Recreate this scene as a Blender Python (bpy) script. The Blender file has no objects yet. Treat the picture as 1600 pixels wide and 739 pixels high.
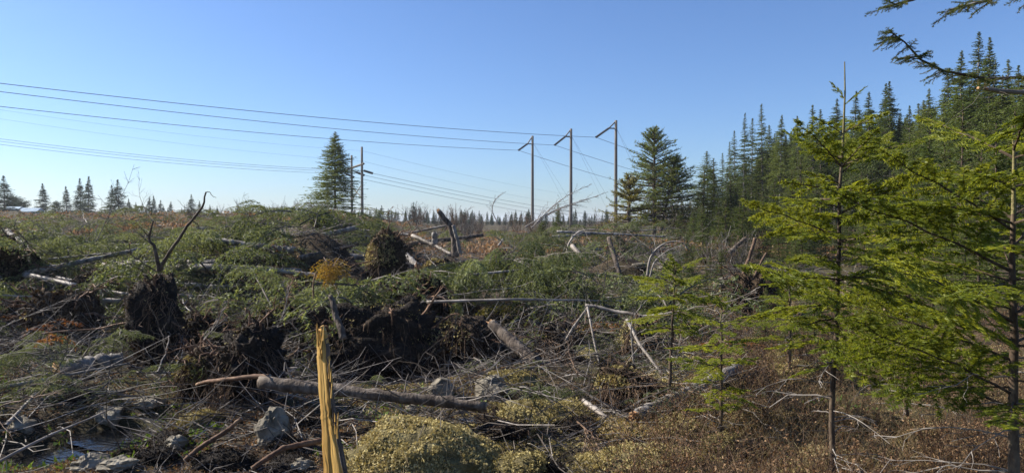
import bpy, bmesh, math, random
import numpy as np
from mathutils import Vector, Matrix, Euler
R = math.radians
random.seed(7); RNG = np.random.default_rng(7)
S = bpy.context.scene; COL = S.collection
# ------------------------------------------------------------------ camera, sky, sun
FPX = 1101.0; HOR = 345.0; EYE = 1.65            # focal length in photo pixels, horizon row, eye height (m)
cam = bpy.data.cameras.new('camera'); camo = bpy.data.objects.new('camera', cam); COL.objects.link(camo)
cam.sensor_width = 36; cam.lens = 36*FPX/1600; cam.clip_start = 0.05; cam.clip_end = 9000
camo.location = (0, 0, EYE); camo.rotation_euler = (R(90)-math.atan(24.5/FPX), 0, 0); S.camera = camo
SUN_AZ, SUN_EL = R(-73), R(35)                   # azimuth from +Y, negative = to the left
world = bpy.data.worlds.new('World'); S.world = world; world.use_nodes = True
nt = world.node_tree; nt.nodes.clear()
sky = nt.nodes.new('ShaderNodeTexSky'); sky.sky_type = 'NISHITA'; sky.sun_disc = False
sky.sun_elevation = SUN_EL; sky.sun_rotation = SUN_AZ
sky.air_density = 1.0; sky.dust_density = 0.6; sky.ozone_density = 3.0; sky.altitude = 100
bg = nt.nodes.new('ShaderNodeBackground'); bg.inputs[1].default_value = 0.063
wo = nt.nodes.new('ShaderNodeOutputWorld')
tint = nt.nodes.new('ShaderNodeMix'); tint.data_type = 'RGBA'; tint.blend_type = 'MULTIPLY'; tint.inputs[0].default_value = 1
tint.inputs[7].default_value = (0.80, 0.97, 1.27, 1)      # clear cold air: the whole sky a little bluer
nt.links.new(sky.outputs[0], tint.inputs[6]); nt.links.new(tint.outputs[2], bg.inputs[0]); nt.links.new(bg.outputs[0], wo.inputs[0])
sl = bpy.data.lights.new('sun', 'SUN'); sl.energy = 5.0; sl.angle = R(0.5); sl.color = (1.0, 0.93, 0.82)
so = bpy.data.objects.new('sun', sl); COL.objects.link(so); so.location = (-40, 20, 40)
sv = Vector((math.sin(SUN_AZ)*math.cos(SUN_EL), math.cos(SUN_AZ)*math.cos(SUN_EL), math.sin(SUN_EL)))
so.rotation_euler = sv.to_track_quat('Z', 'Y').to_euler()
S.view_settings.view_transform = 'Standard'; S.view_settings.look = 'None'
S.view_settings.exposure = 1.0; S.view_settings.gamma = 1
S.render.engine = 'CYCLES'; S.cycles.max_bounces = 6; S.cycles.diffuse_bounces = 2
S.cycles.glossy_bounces = 2; S.cycles.transmission_bounces = 3

# ------------------------------------------------------------------ helpers
def hash2(ix, iy, s):
    n = (ix.astype(np.int64)*374761393 + iy.astype(np.int64)*668265263 + s*1442695041) & 0x7fffffff
    n = ((n ^ (n >> 13))*1274126177) & 0x7fffffff
    return ((n ^ (n >> 16)) & 0xffff)/65535.0
def vnoise(x, y, s=0):
    x = np.asarray(x, float); y = np.asarray(y, float)
    ix = np.floor(x); iy = np.floor(y); fx = x-ix; fy = y-iy
    fx = fx*fx*(3-2*fx); fy = fy*fy*(3-2*fy); ix = ix.astype(np.int64); iy = iy.astype(np.int64)
    a = hash2(ix, iy, s); b = hash2(ix+1, iy, s); c = hash2(ix, iy+1, s); d = hash2(ix+1, iy+1, s)
    return (a*(1-fx)+b*fx)*(1-fy)+(c*(1-fx)+d*fx)*fy
def fbm(x, y, s=0, o=3):
    r = 0; a = 1; t = 0
    for k in range(o):
        r = r+a*vnoise(x*2**k, y*2**k, s+k*17); t += a; a *= .5
    return r/t-0.5
def X(px, d): return (px-800)/FPX*d
def Z(py, d): return EYE+(HOR-py)/FPX*d
def P(px, py, d): return Vector((X(px, d), d, Z(py, d)))
def sst(a, b, x): t = np.clip((x-a)/(b-a), 0, 1); return t*t*(3-2*t)
# bumps and hollows of the ground: photo column, distance, radius across, radius in depth, height
BUMPS = [(610, 8.3, .85, .75, -.45), (600, 10.3, 1.3, .7, .45), (770, 9.6, .7, .6, .18), (380, 6.9, .5, .5, .1),
         (400, 29, 4.5, 4, .35), (510, 26, 2.2, 2.5, .6), (240, 33, 6, 3, .1), (960, 30, 3.2, 3, .75), (850, 33, 1.6, 2, .3),
         (1130, 15, 1.6, 1.2, .3), (750, 12.4, 1.6, .8, .3), (790, 10.8, 1.2, .6, -.25), (300, 12.5, 1.6, 1.2, .25),
         (70, 5.3, .55, .42, -.24), (182, 5.9, .4, .34, -.2), (735, 5.8, .16, .22, -.16),
         (100, 13, 2, 1.5, .25), (660, 5.15, .5, .4, .1), (470, 17, 1.6, 1.2, .3)]
_r = random.Random(77)                             # heaps the machines pushed together
for _i in range(34):
    _px = _r.uniform(-60, 560) if _i < 24 else _r.uniform(560, 1010); _d = math.exp(_r.uniform(math.log(12.5), math.log(34))); _k = 1 if _i < 24 else .6
    if abs(_px-604) < 70 and _d < 19 or abs(_px-686) < 60 and _d < 20 or abs(_px-245) < 50: continue
    BUMPS.append((_px, _d, _r.uniform(.6, 1.3), _r.uniform(.5, 1.0), _k*_r.uniform(.3, .65)))
def hz(x, y):
    x = np.asarray(x, float); y = np.asarray(y, float)
    d = np.maximum(y, .5); u = x/np.maximum(d, 3)
    rise = np.interp(d, [0, 12, 20, 30, 40, 55, 80, 130, 400], [0, 0, .4, .92, 1.4, 2.0, 2.1, 2.0, 1.0])
    w = 1-sst(-.25, -.04, u)
    rise2 = np.interp(d, [0, 15, 40, 80, 200, 400], [0, 0, .35, .5, .5, .6])
    z = rise*w+rise2*(1-w)*(1-sst(.2, .4, u)*.3)
    for (px, bd, rx, ry, h) in BUMPS:
        z = z+h*np.exp(-((x-X(px, bd))/rx)**2-((y-bd)/ry)**2)
    fade = np.clip(d/30, .25, 1)
    z = z+fbm(x/5.0, y/5.0, 3, 3)*.62*fade+np.maximum(fbm(x/2.6, y/2.6, 33, 2), 0)*1.0*sst(10, 20, d)*(d < 90)*(.25+.75*(1-sst(-.26, -.16, u)))*(u < .3)+fbm(x/1.1, y/1.1, 9, 3)*.22*np.clip(30/np.maximum(d, 30), .2, 1)
    z = z+fbm(x/.22, y/.22, 21, 2)*.07*(d < 40)
    return z
def hz1(x, y): return float(hz(np.array([x]), np.array([y]))[0])
def hit(px, py):
    d = np.geomspace(2.0, 300, 900); z = hz(X(px, d), d); r = HOR+(EYE-z)/d*FPX
    k = np.nonzero(r <= py)[0]; i = k[0] if len(k) else len(d)-1
    return float(d[i])

def nrm(v): return v/np.maximum(np.linalg.norm(v, axis=-1, keepdims=True), 1e-9)
class Geo:
    def __init__(s): s.v = []; s.f = []; s.n = 0; s.var = []
    def add(s, V, F, mat=0, var=None):
        V = np.asarray(V, float).reshape(-1, 3); F = np.asarray(F, int)
        s.f.append((F+s.n, mat)); s.v.append(V); s.n += len(V)
        if var is None: var = np.full(len(V), .5)
        s.var.append(np.broadcast_to(np.asarray(var, float).ravel(), (len(V),)))
    def tubes(s, C, Rd, sides=3, mat=0, var=None, cap=False):
        C = np.asarray(C, float); Rd = np.asarray(Rd, float)
        if C.ndim == 2: C = C[None]; Rd = Rd[None]
        N, K, _ = C.shape
        Rd = np.broadcast_to(Rd, (N, K))
        T = nrm(np.gradient(C, axis=1))
        ref = np.zeros((N, 1, 3)); m = np.abs(T.mean(1)); j = m.argmin(1); ref[np.arange(N), 0, j] = 1
        n1 = nrm(np.cross(T, ref)); n2 = np.cross(T, n1)
        a = np.arange(sides)*2*np.pi/sides
        V = C[:, :, None]+Rd[:, :, None, None]*(np.cos(a)[None, None, :, None]*n1[:, :, None]+np.sin(a)[None, None, :, None]*n2[:, :, None])
        idx = np.arange(N*K*sides).reshape(N, K, sides)
        A = idx[:, :-1]; B = idx[:, 1:]
        F = np.stack([A, np.roll(A, -1, 2), np.roll(B, -1, 2), B], -1).reshape(-1, 4)
        vv = None
        if var is not None: vv = np.repeat(np.broadcast_to(var, (N,)), K*sides)
        base = s.n
        s.add(V, F, mat, vv)
        if cap:
            for e, rev in ((0, False), (K-1, True)):
                for i in range(N):
                    r = idx[i, e]+base
                    c = C[i, e]; s.v.append(c[None]); s.var.append(np.array([.5])); ci = s.n; s.n += 1
                    rr = np.roll(r, -1); F = np.stack([rr, r, np.full(sides, ci)], -1) if not rev else np.stack([r, rr, np.full(sides, ci)], -1)
                    s.f.append((F, cap if isinstance(cap, int) and not isinstance(cap, bool) else mat))
    def needles(s, C, step, nl, nw, mat=1, flat=True, spread=.9, fwd=.55, jit=.25, off=0, tmin=.0, taper=True):
        C = np.asarray(C, float); N, K, _ = C.shape
        L = np.linalg.norm(np.diff(C, axis=1), axis=2).sum(1)
        cnt = np.maximum((L/step).astype(int), 1); I = np.repeat(np.arange(N), cnt); M = len(I)
        t = (tmin+(1-tmin)*RNG.random(M))*(K-1)*.9999; k = t.astype(int); fr = (t-k)[:, None]
        p0 = C[I, k]; p1 = C[I, k+1]; p = p0*(1-fr)+p1*fr; T = nrm(p1-p0)
        up = np.tile([0, 0, 1.], (M, 1)); side = nrm(np.cross(T, up)+1e-6)
        if flat: sd = side*np.where(RNG.random(M) < .5, -1, 1)[:, None]
        else:
            a = RNG.random(M)*2*np.pi; n2 = np.cross(T, side); sd = side*np.cos(a)[:, None]+n2*np.sin(a)[:, None]
        D = nrm(T*fwd+sd*spread+RNG.normal(0, jit, (M, 3)))
        if off: p = p+side*(RNG.normal(0, off, M))[:, None]
        ln = nl*(.7+.5*RNG.random(M)); W = nrm(np.cross(D, RNG.normal(0, 1, (M, 3))))*nw*.5
        V = np.stack([p-W, p+W, p+D*ln[:, None]], 1).reshape(-1, 3)
        s.add(V, np.arange(M*3).reshape(-1, 3), mat, np.repeat(np.clip(RNG.normal(.5, .2, M), 0, 1), 3))
    def mesh(s, name, mats, smooth=False):
        me = bpy.data.meshes.new(name)
        V = np.concatenate(s.v); me.vertices.add(len(V)); me.vertices.foreach_set('co', V.astype(np.float32).ravel())
        lv = np.concatenate([f.ravel() for f, m in s.f]); tot = np.concatenate([np.full(len(f), f.shape[1]) for f, m in s.f])
        mi = np.concatenate([np.full(len(f), m) for f, m in s.f])
        me.loops.add(len(lv)); me.loops.foreach_set('vertex_index', lv.astype(np.int32))
        me.polygons.add(len(tot)); st = np.concatenate([[0], np.cumsum(tot)[:-1]])
        me.polygons.foreach_set('loop_start', st.astype(np.int32)); me.polygons.foreach_set('loop_total', tot.astype(np.int32))
        me.polygons.foreach_set('material_index', mi.astype(np.int32))
        me.polygons.foreach_set('use_smooth', np.full(len(tot), smooth))
        at = me.attributes.new('var', 'FLOAT', 'POINT'); at.data.foreach_set('value', np.concatenate(s.var).astype(np.float32))
        for m in mats: me.materials.append(m)
        me.update(calc_edges=True)
        return me
def obj(name, data, parent=None, loc=None, label=None, cat=None, group=None, kind=None):
    o = bpy.data.objects.new(name, data); COL.objects.link(o)
    if parent: o.parent = parent
    if loc is not None: o.location = loc
    tag(o, label, cat, group, kind); return o
def tag(o, label=None, cat=None, group=None, kind=None):
    for k, v in (('label', label), ('category', cat), ('group', group), ('kind', kind)):
        if v: o[k] = v
    return o
def thing(name, loc, label, cat, group=None, rot=(0, 0, 0)):
    o = obj(name, None, None, loc, label, cat, group); o.rotation_euler = rot; o.empty_display_size = .2; return o
def copy_tree(o, loc=None, rot=None, sc=None, label=None, group=None, parent=None):
    c = o.copy(); COL.objects.link(c)
    if parent: c.parent = parent
    if loc is not None: c.location = loc
    if rot is not None: c.rotation_euler = rot
    if sc is not None: c.scale = sc if hasattr(sc, '__len__') else (sc, sc, sc)
    if label: c['label'] = label
    if group: c['group'] = group
    for ch in [q for q in o.children]: copy_tree(ch, parent=c)
    return c

# ------------------------------------------------------------------ materials
class NT:
    def __init__(s, name):
        s.m = bpy.data.materials.new(name); s.m.use_nodes = True; s.t = s.m.node_tree; s.t.nodes.clear()
        s.out = s.n('ShaderNodeOutputMaterial')
    def n(s, ty, **k):
        q = s.t.nodes.new(ty)
        for a, b in k.items(): setattr(q, a, b)
        return q
    def l(s, a, b): s.t.links.new(a, b)
    def ramp(s, src, stops):
        r = s.n('ShaderNodeValToRGB'); e = r.color_ramp.elements
        while len(e) < len(stops): e.new(.5)
        for q, (p, c) in zip(e, stops): q.position = p; q.color = (*c, 1)
        s.l(src, r.inputs[0]); return r.outputs[0]
    def noise(s, scale, detail=4, coord='Object', stretch=None, rough=.6):
        tc = s.n('ShaderNodeTexCoord'); src = tc.outputs[coord]
        if stretch:
            mp = s.n('ShaderNodeMapping'); mp.inputs['Scale'].default_value = stretch; s.l(src, mp.inputs[0]); src = mp.outputs[0]
        q = s.n('ShaderNodeTexNoise'); q.inputs['Scale'].default_value = scale; q.inputs['Detail'].default_value = detail
        q.inputs['Roughness'].default_value = rough; s.l(src, q.inputs[0]); return q.outputs[0]
    def math(s, op, a, b):
        q = s.n('ShaderNodeMath', operation=op)
        for i, v in enumerate((a, b)):
            if isinstance(v, (int, float)): q.inputs[i].default_value = v
            else: s.l(v, q.inputs[i])
        return q.outputs[0]
    def mix(s, f, a, b):
        q = s.n('ShaderNodeMix', data_type='RGBA')
        for i, v in ((0, f), (6, a), (7, b)):
            if isinstance(v, (int, float)): q.inputs[i].default_value = v
            elif isinstance(v, tuple): q.inputs[i].default_value = (*v, 1)
            else: s.l(v, q.inputs[i])
        return q.outputs[2]
def foliage(name, c0, c1, c2, trans=.35, rough=.5, tint=(1.5, 1.35, .6)):
    m = NT(name); at = m.n('ShaderNodeAttribute', attribute_name='var'); oi = m.n('ShaderNodeObjectInfo')
    f = m.math('ADD', m.math('MULTIPLY', at.outputs['Fac'], .65), m.math('MULTIPLY', oi.outputs['Random'], .35))
    c = m.ramp(f, [(.12, c0), (.5, c1), (.85, c2)])
    p = m.n('ShaderNodeBsdfPrincipled'); m.l(c, p.inputs['Base Color']); p.inputs['Roughness'].default_value = rough
    p.inputs['Specular IOR Level'].default_value = .2
    t = m.n('ShaderNodeBsdfTranslucent'); mx = m.n('ShaderNodeMix', data_type='RGBA', blend_type='MULTIPLY')
    mx.inputs[0].default_value = 1; m.l(c, mx.inputs[6]); mx.inputs[7].default_value = (*tint, 1); m.l(mx.outputs[2], t.inputs[0])
    x = m.n('ShaderNodeMixShader'); x.inputs[0].default_value = trans
    m.l(p.outputs[0], x.inputs[1]); m.l(t.outputs[0], x.inputs[2]); m.l(x.outputs[0], m.out.inputs[0]); return m.m
def solid(name, stops, scale=8, bump=.5, rough=.85, stretch=None, bscale=None, dist=.02, var=0.3, coord='Object', spec=.3):
    m = NT(name); at = m.n('ShaderNodeAttribute', attribute_name='var'); nz = m.noise(scale, 5, coord, stretch)
    f = m.math('ADD', nz, m.math('MULTIPLY', m.math('SUBTRACT', at.outputs['Fac'], .5), var))
    c = m.ramp(f, stops); p = m.n('ShaderNodeBsdfPrincipled'); m.l(c, p.inputs['Base Color'])
    p.inputs['Roughness'].default_value = rough; p.inputs['Specular IOR Level'].default_value = spec
    if bump:
        b = m.n('ShaderNodeBump'); b.inputs['Strength'].default_value = bump; b.inputs['Distance'].default_value = dist
        m.l(m.noise(bscale or scale*3, 4, coord, stretch), b.inputs['Height']); m.l(b.outputs[0], p.inputs['Normal'])
    m.l(p.outputs[0], m.out.inputs[0]); return m.m
M = {}
M['fir_fg'] = foliage('fir needles', (.092, .13, .02), (.18, .215, .03), (.31, .33, .047), .5, .45)
M['fir_dk'] = foliage('fir needles deep', (.04, .085, .022), (.07, .13, .03), (.12, .19, .04), .35, .5)
M['spruce'] = foliage('spruce needles', (.042, .064, .016), (.085, .118, .024), (.17, .2, .042), .3, .55)
M['spruce_far'] = foliage('far spruce needles', (.03, .05, .03), (.045, .068, .036), (.06, .085, .045), .15, .6)
M['spruce_lt'] = foliage('young fir needles', (.045, .07, .018), (.08, .11, .025), (.14, .16, .04), .35, .5)
M['bough'] = foliage('cut spruce needles', (.045, .055, .028), (.105, .135, .055), (.29, .33, .16), .36, .5)
M['bough_y'] = foliage('yellowing needles', (.10, .10, .02), (.17, .16, .03), (.24, .2, .05), .3, .5)
M['rust'] = foliage('rust dead needles', (.12, .04, .015), (.2, .08, .025), (.3, .15, .05), .3, .6)
M['straw'] = foliage('dry straw leaves', (.12, .085, .045), (.25, .19, .10), (.42, .34, .2), .3, .6)
M['brushleaf'] = foliage('dry brown leaves', (.065, .035, .018), (.20, .115, .058), (.42, .28, .155), .25, .7, (1.3, 1.1, .8))
M['mossleaf'] = foliage('sphagnum moss', (.14, .115, .045), (.33, .275, .11), (.58, .49, .25), .2, .8, (1.2, 1.1, .8))
M['crumb'] = foliage('peat crumbs and root hairs', (.008, .006, .004), (.028, .019, .012), (.10, .065, .038), .05, .9)
M['herb'] = foliage('low green plants', (.04, .08, .015), (.08, .14, .025), (.14, .2, .04), .3, .6)
M['twig'] = solid('grey twig bark', [(.25, (.03, .023, .018)), (.55, (.09, .073, .06)), (.95, (.3, .27, .24))], 9, 0, .7, var=.9)
M['twig_br'] = solid('brown twig bark', [(.2, (.04, .022, .013)), (.5, (.10, .058, .034)), (.8, (.2, .13, .08))], 9, 0, .75, var=.9)
M['pale'] = solid('weathered pale wood', [(.25, (.09, .07, .055)), (.5, (.20, .17, .14)), (.75, (.40, .36, .32))], 3, .4, .6, (1, 1, 1), 20, .01)
M['bark'] = solid('conifer bark', [(.3, (.03, .022, .017)), (.5, (.09, .068, .052)), (.68, (.2, .165, .13))], 14, .9, .85, (1, 1, .35), 30, .02)
M['bark_grey'] = solid('grey fir bark', [(.3, (.07, .06, .05)), (.5, (.19, .17, .15)), (.68, (.38, .36, .33))], 9, .8, .8, (1, 1, .6), 25, .012)
M['bark_fir'] = solid('young fir bark', [(.3, (.03, .02, .013)), (.5, (.075, .05, .032)), (.7, (.17, .13, .085))], 22, .5, .8, (1, 1, .4), 60, .004)
M['leader'] = solid('yellow green leader bark', [(.3, (.11, .09, .035)), (.7, (.22, .19, .08))], 22, .3, .7)
M['wood'] = solid('fresh split wood', [(.3, (.2, .1, .028)), (.46, (.43, .25, .06)), (.75, (.58, .38, .12))], 10, .7, .6, (3, 3, .12), 30, .006)
M['wood_o'] = solid('orange broken wood', [(.25, (.18, .09, .04)), (.5, (.36, .2, .09)), (.75, (.52, .36, .19))], 20, .6, .7, (1, 1, .3), 40, .01)
M['peat'] = solid('black peat soil', [(.3, (.008, .006, .005)), (.5, (.022, .016, .012)), (.72, (.05, .036, .024))], 6, 1.0, .95, None, 22, .05)
M['peat_br'] = solid('brown root soil', [(.3, (.02, .013, .009)), (.5, (.05, .033, .02)), (.72, (.12, .08, .045))], 6, 1.0, .95, None, 22, .05)
M['root'] = solid('red brown roots', [(.3, (.05, .025, .014)), (.5, (.13, .07, .04)), (.7, (.26, .17, .1))], 12, .5, .8, None, 40, .006)
M['mossbody'] = solid('moss cushion', [(.3, (.06, .05, .02)), (.5, (.16, .13, .055)), (.7, (.3, .26, .12))], 9, 1.0, .95, None, 45, .03)
M['rock'] = solid('grey granite with lichen', [(.3, (.05, .042, .027)), (.46, (.14, .12, .088)), (.6, (.25, .22, .165)), (.72, (.42, .37, .29))], 6, .7, .8, None, 18, .03)
M['pole'] = solid('weathered pole timber', [(.3, (.1, .085, .07)), (.7, (.2, .17, .14))], 2, .3, .8, (3, 3, .2))
M['steel'] = solid('galvanised steel', [(.3, (.1, .1, .1)), (.7, (.16, .16, .16))], 2, 0, .5)
M['insul'] = solid('brown insulator glaze', [(.3, (.03, .03, .035)), (.7, (.05, .05, .055))], 2, 0, .4)
M['wire'] = solid('aluminium wire', [(.3, (.06, .065, .07)), (.7, (.1, .105, .11))], 2, 0, .5)
def ground_mat():
    m = NT('forest floor'); big = m.noise(.35, 5); mid = m.noise(2.2, 6); fine = m.noise(30, 4)
    a = m.ramp(mid, [(.3, (.012, .009, .007)), (.45, (.035, .024, .015)), (.58, (.08, .055, .032)), (.72, (.16, .12, .065))])
    g = m.ramp(fine, [(.3, (.02, .02, .008)), (.55, (.065, .065, .022)), (.75, (.15, .13, .055))])
    f = m.ramp(big, [(.45, (0, 0, 0)), (.6, (1, 1, 1))])
    c = m.mix(m.math('MULTIPLY', f, .75), a, g)
    sp = m.ramp(m.noise(90, 2), [(.58, (0, 0, 0)), (.68, (1, 1, 1))])
    c = m.mix(m.math('MULTIPLY', sp, .5), c, (.19, .12, .065))
    p = m.n('ShaderNodeBsdfPrincipled'); m.l(c, p.inputs['Base Color']); p.inputs['Roughness'].default_value = .92
    p.inputs['Specular IOR Level'].default_value = .2
    b = m.n('ShaderNodeBump'); b.inputs['Strength'].default_value = 1; b.inputs['Distance'].default_value = .04
    m.l(m.noise(16, 8, rough=.7), b.inputs['Height']); m.l(b.outputs[0], p.inputs['Normal']); m.l(p.outputs[0], m.out.inputs[0]); return m.m
M['ground'] = ground_mat()
def water_mat():
    m = NT('still bog water'); p = m.n('ShaderNodeBsdfPrincipled'); p.inputs['Base Color'].default_value = (.012, .011, .009, 1)
    p.inputs['Roughness'].default_value = .12; p.inputs['IOR'].default_value = 1.9; p.inputs['Specular IOR Level'].default_value = 1
    b = m.n('ShaderNodeBump'); b.inputs['Strength'].default_value = .35; b.inputs['Distance'].default_value = .01
    m.l(m.noise(14, 3), b.inputs['Height']); m.l(b.outputs[0], p.inputs['Normal']); m.l(p.outputs[0], m.out.inputs[0]); return m.m
M['water'] = water_mat()

# ------------------------------------------------------------------ ground and water
rad = np.concatenate([np.geomspace(.6, 2.4, 12)[:-1], np.geomspace(2.4, 26, 190), np.geomspace(26, 4000, 90)[1:]])
ang = np.concatenate([np.linspace(-50, 50, 330), np.linspace(50, 310, 60)[1:-1]]); ang = np.radians(ang)
rr, aa = np.meshgrid(rad, ang, indexing='ij'); gx = rr*np.sin(aa); gy = rr*np.cos(aa); gz = hz(gx, gy)
gz = np.where(gy < 1, hz(gx, np.maximum(gy, 1)), gz)
g = Geo(); nr, na = rr.shape; idx = np.arange(nr*na).reshape(nr, na)
A = idx[:-1]; B = idx[1:]; F = np.stack([A, B, np.roll(B, -1, 1), np.roll(A, -1, 1)], -1).reshape(-1, 4)
g.add(np.stack([gx, gy, gz], -1), F)
c = g.n; g.v.append(np.array([[0, 0, gz[0].mean()]])); g.var.append(np.array([.5])); g.n += 1
g.f.append((np.stack([np.full(na, c), idx[0], np.roll(idx[0], -1)], -1), 0))
ground = obj('ground', g.mesh('ground', [M['ground']], True), kind='structure')
def puddle(px, py, w, dp, dz):
    d = py; x, z = X(px, d), hz1(X(px, d), d)+dz
    a = np.linspace(0, 2*np.pi, 40, endpoint=False); q = 1+.25*np.sin(3*a+px)+.15*np.sin(5*a+1)
    V = np.stack([x+np.cos(a)*w*q, d+np.sin(a)*dp*q, np.full(40, z)], -1)
    g = Geo(); g.add(np.vstack([V, [[x, d, z]]]), np.stack([np.arange(40), (np.arange(40)+1) % 40, np.full(40, 40)], -1))
    obj('water', g.mesh('water', [M['water']]), kind='structure')
puddle(70, 5.3, .6, .45, .11); puddle(182, 5.9, .45, .36, .10); puddle(735, 5.8, .2, .25, .08)

# ------------------------------------------------------------------ vegetation generators
def curve(p0, dirs, L, K, droop=0., jit=0.0, bend=None):
    """batch of K-point curves: p0 (N,3), dirs (N,3), L (N,)"""
    N = len(p0); t = np.linspace(0, 1, K)[None, :, None]; L = np.asarray(L, float).reshape(N, 1, 1)
    C = p0[:, None]+nrm(dirs)[:, None]*L*t
    C[:, :, 2] -= (np.asarray(droop).reshape(-1, 1)*L[:, :, 0]*(t[:, :, 0]**2))
    if bend is not None: C = C+bend[:, None]*L*(t**2)
    if jit: C[:, 1:] += RNG.normal(0, jit, (N, K-1, 3))*L*t[:, 1:]
    return C
def at_t(C, I, t):
    K = C.shape[1]; q = t*(K-1)*.9999; k = q.astype(int); f = (q-k)[:, None]
    return C[I, k]*(1-f)+C[I, k+1]*f, nrm(C[I, k+1]-C[I, k])
def branchlets(C, per, tlo, thi, lfun, ang, droop=0, K=4, jit=.03, flat=True, rise=0.):
    """side shoots on every curve of C, alternately left and right"""
    N = C.shape[0]; I = np.repeat(np.arange(N), per); t = np.tile(np.linspace(tlo, thi, per), N)+RNG.normal(0, .02, N*per)
    t = np.clip(t, 0, .98); p, T = at_t(C, I, t)
    L0 = np.linalg.norm(np.diff(C, axis=1), axis=2).sum(1)[I]
    side = nrm(np.cross(T, [0, 0, 1.])+1e-6)*np.where(np.arange(N*per) % 2, -1, 1)[:, None]
    if not flat:
        a = RNG.random(N*per)*2*np.pi; n2 = np.cross(T, side); side = side*np.cos(a)[:, None]+n2*np.sin(a)[:, None]
    an = R(ang)+RNG.normal(0, .15, N*per); D = T*np.cos(an)[:, None]+side*np.sin(an)[:, None]; D[:, 2] += rise
    return curve(p, D, L0*lfun(t)*(.75+.5*RNG.random(N*per)), K, droop, jit)
def fir_branch(L, seed, mats, fine=1.0):
    global RNG; RNG = np.random.default_rng(seed); g = Geo()
    ax = curve(np.zeros((1, 3)), np.array([[1, 0, .02]]), [L], 10, .10, .012)
    n = int(L/.031)
    la = branchlets(ax, n, .12, .95, lambda t: .50*(1.02-t)*np.clip(t*4, .4, 1), 50, .12, 5, .03)
    sb = branchlets(la, 3, .3, .75, lambda t: .45*(1.05-t), 42, .1, 4, .02)
    tip = ax[:, 5:]
    g.tubes(ax, np.linspace(.0055*L**.5+.002, .0012, 10), 5, 0, var=.4)
    g.tubes(la, np.linspace(.0018, .0008, 5), 3, 0, var=.5)
    for C, st in ((tip, .0022), (la, .0026), (sb, .003)): g.needles(C, st*fine*.7, .025, .0056*fine, 1, True, .95, .5, .17)
    return g.mesh('fir branch', mats)
def stub_spray(L, seed, mats):
    global RNG; RNG = np.random.default_rng(seed); g = Geo(); ax = curve(np.zeros((1, 3)), np.array([[1, 0, .05]]), [L], 6, .05, .03)
    la = branchlets(ax, 7, .2, .95, lambda t: .45*(1.15-t), 50, .1, 4, .05)
    g.tubes(ax, np.linspace(.003, .0015, 6), 4, 0); g.tubes(la, np.linspace(.0018, .001, 4), 3, 0)
    for C in (ax, la): g.needles(C, .0014, .013, .0026, 1, False, 1, .5, .15)
    return g.mesh('spruce spray', mats)
def bough_mesh(L, seed, mats, coarse, arch=.25, hang=.5, sparse=1.0):
    global RNG; RNG = np.random.default_rng(seed); g = Geo()
    ax = curve(np.zeros((1, 3)), np.array([[1, 0, arch*1.6]]), [L], 9, arch*2.2, .02)
    n = int(L*(16 if not coarse else 12)*sparse)
    la = branchlets(ax, n, .1, .97, lambda t: .42*(1.05-t*.85), 55, hang, 5, .05)
    sb = branchlets(la, 6 if not coarse else 4, .2, .95, lambda t: .45*(1.1-t), 50, hang*1.2, 4, .06)
    g.tubes(ax, np.linspace(.014, .003, 9), 5 if not coarse else 3, 0, var=.5)
    g.tubes(la, np.linspace(.004, .0015, 5), 3, 0, var=.7)
    if coarse:
        g.needles(la, .014, .05, .016, 1, False, .7, .8); g.needles(sb, .015, .05, .016, 1, False, .7, .8)
        g.needles(ax[:, 4:], .014, .05, .016, 1, False, .8, .7)
    else:
        g.needles(la, .0045, .021, .0055, 1, False, .9, .6); g.needles(sb, .0048, .021, .0055, 1, False, .9, .6)
        g.needles(ax[:, 4:], .005, .02, .0042, 1, False, .9, .6)
    return g.mesh('bough', mats)
def bare_mesh(L, seed, mats, nl=14, bend=.3, r0=.012, subs=4, sides=4):
    global RNG; RNG = np.random.default_rng(seed); g = Geo()
    b = np.array([[0, RNG.normal(0, bend), abs(RNG.normal(0, bend))]])
    ax = curve(np.zeros((1, 3)), np.array([[1, 0, .15]]), [L], 12, .1, .015, b)
    la = branchlets(ax, nl, .15, .97, lambda t: .45*(1.1-t), 42, .0, 6, .05, False, .15)
    sb = branchlets(la, subs, .25, .95, lambda t: .5*(1.1-t), 40, 0, 4, .07, False)
    g.tubes(ax, np.linspace(r0, r0*.2, 12), sides+1, 0, var=.6)
    g.tubes(la, np.linspace(r0*.4, r0*.13, 6), 3, 0, var=RNG.random(len(la)))
    g.tubes(sb, np.linspace(r0*.2, r0*.08, 4), 3, 0, var=RNG.random(len(sb)))
    return g.mesh('bare branch', mats)
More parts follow.
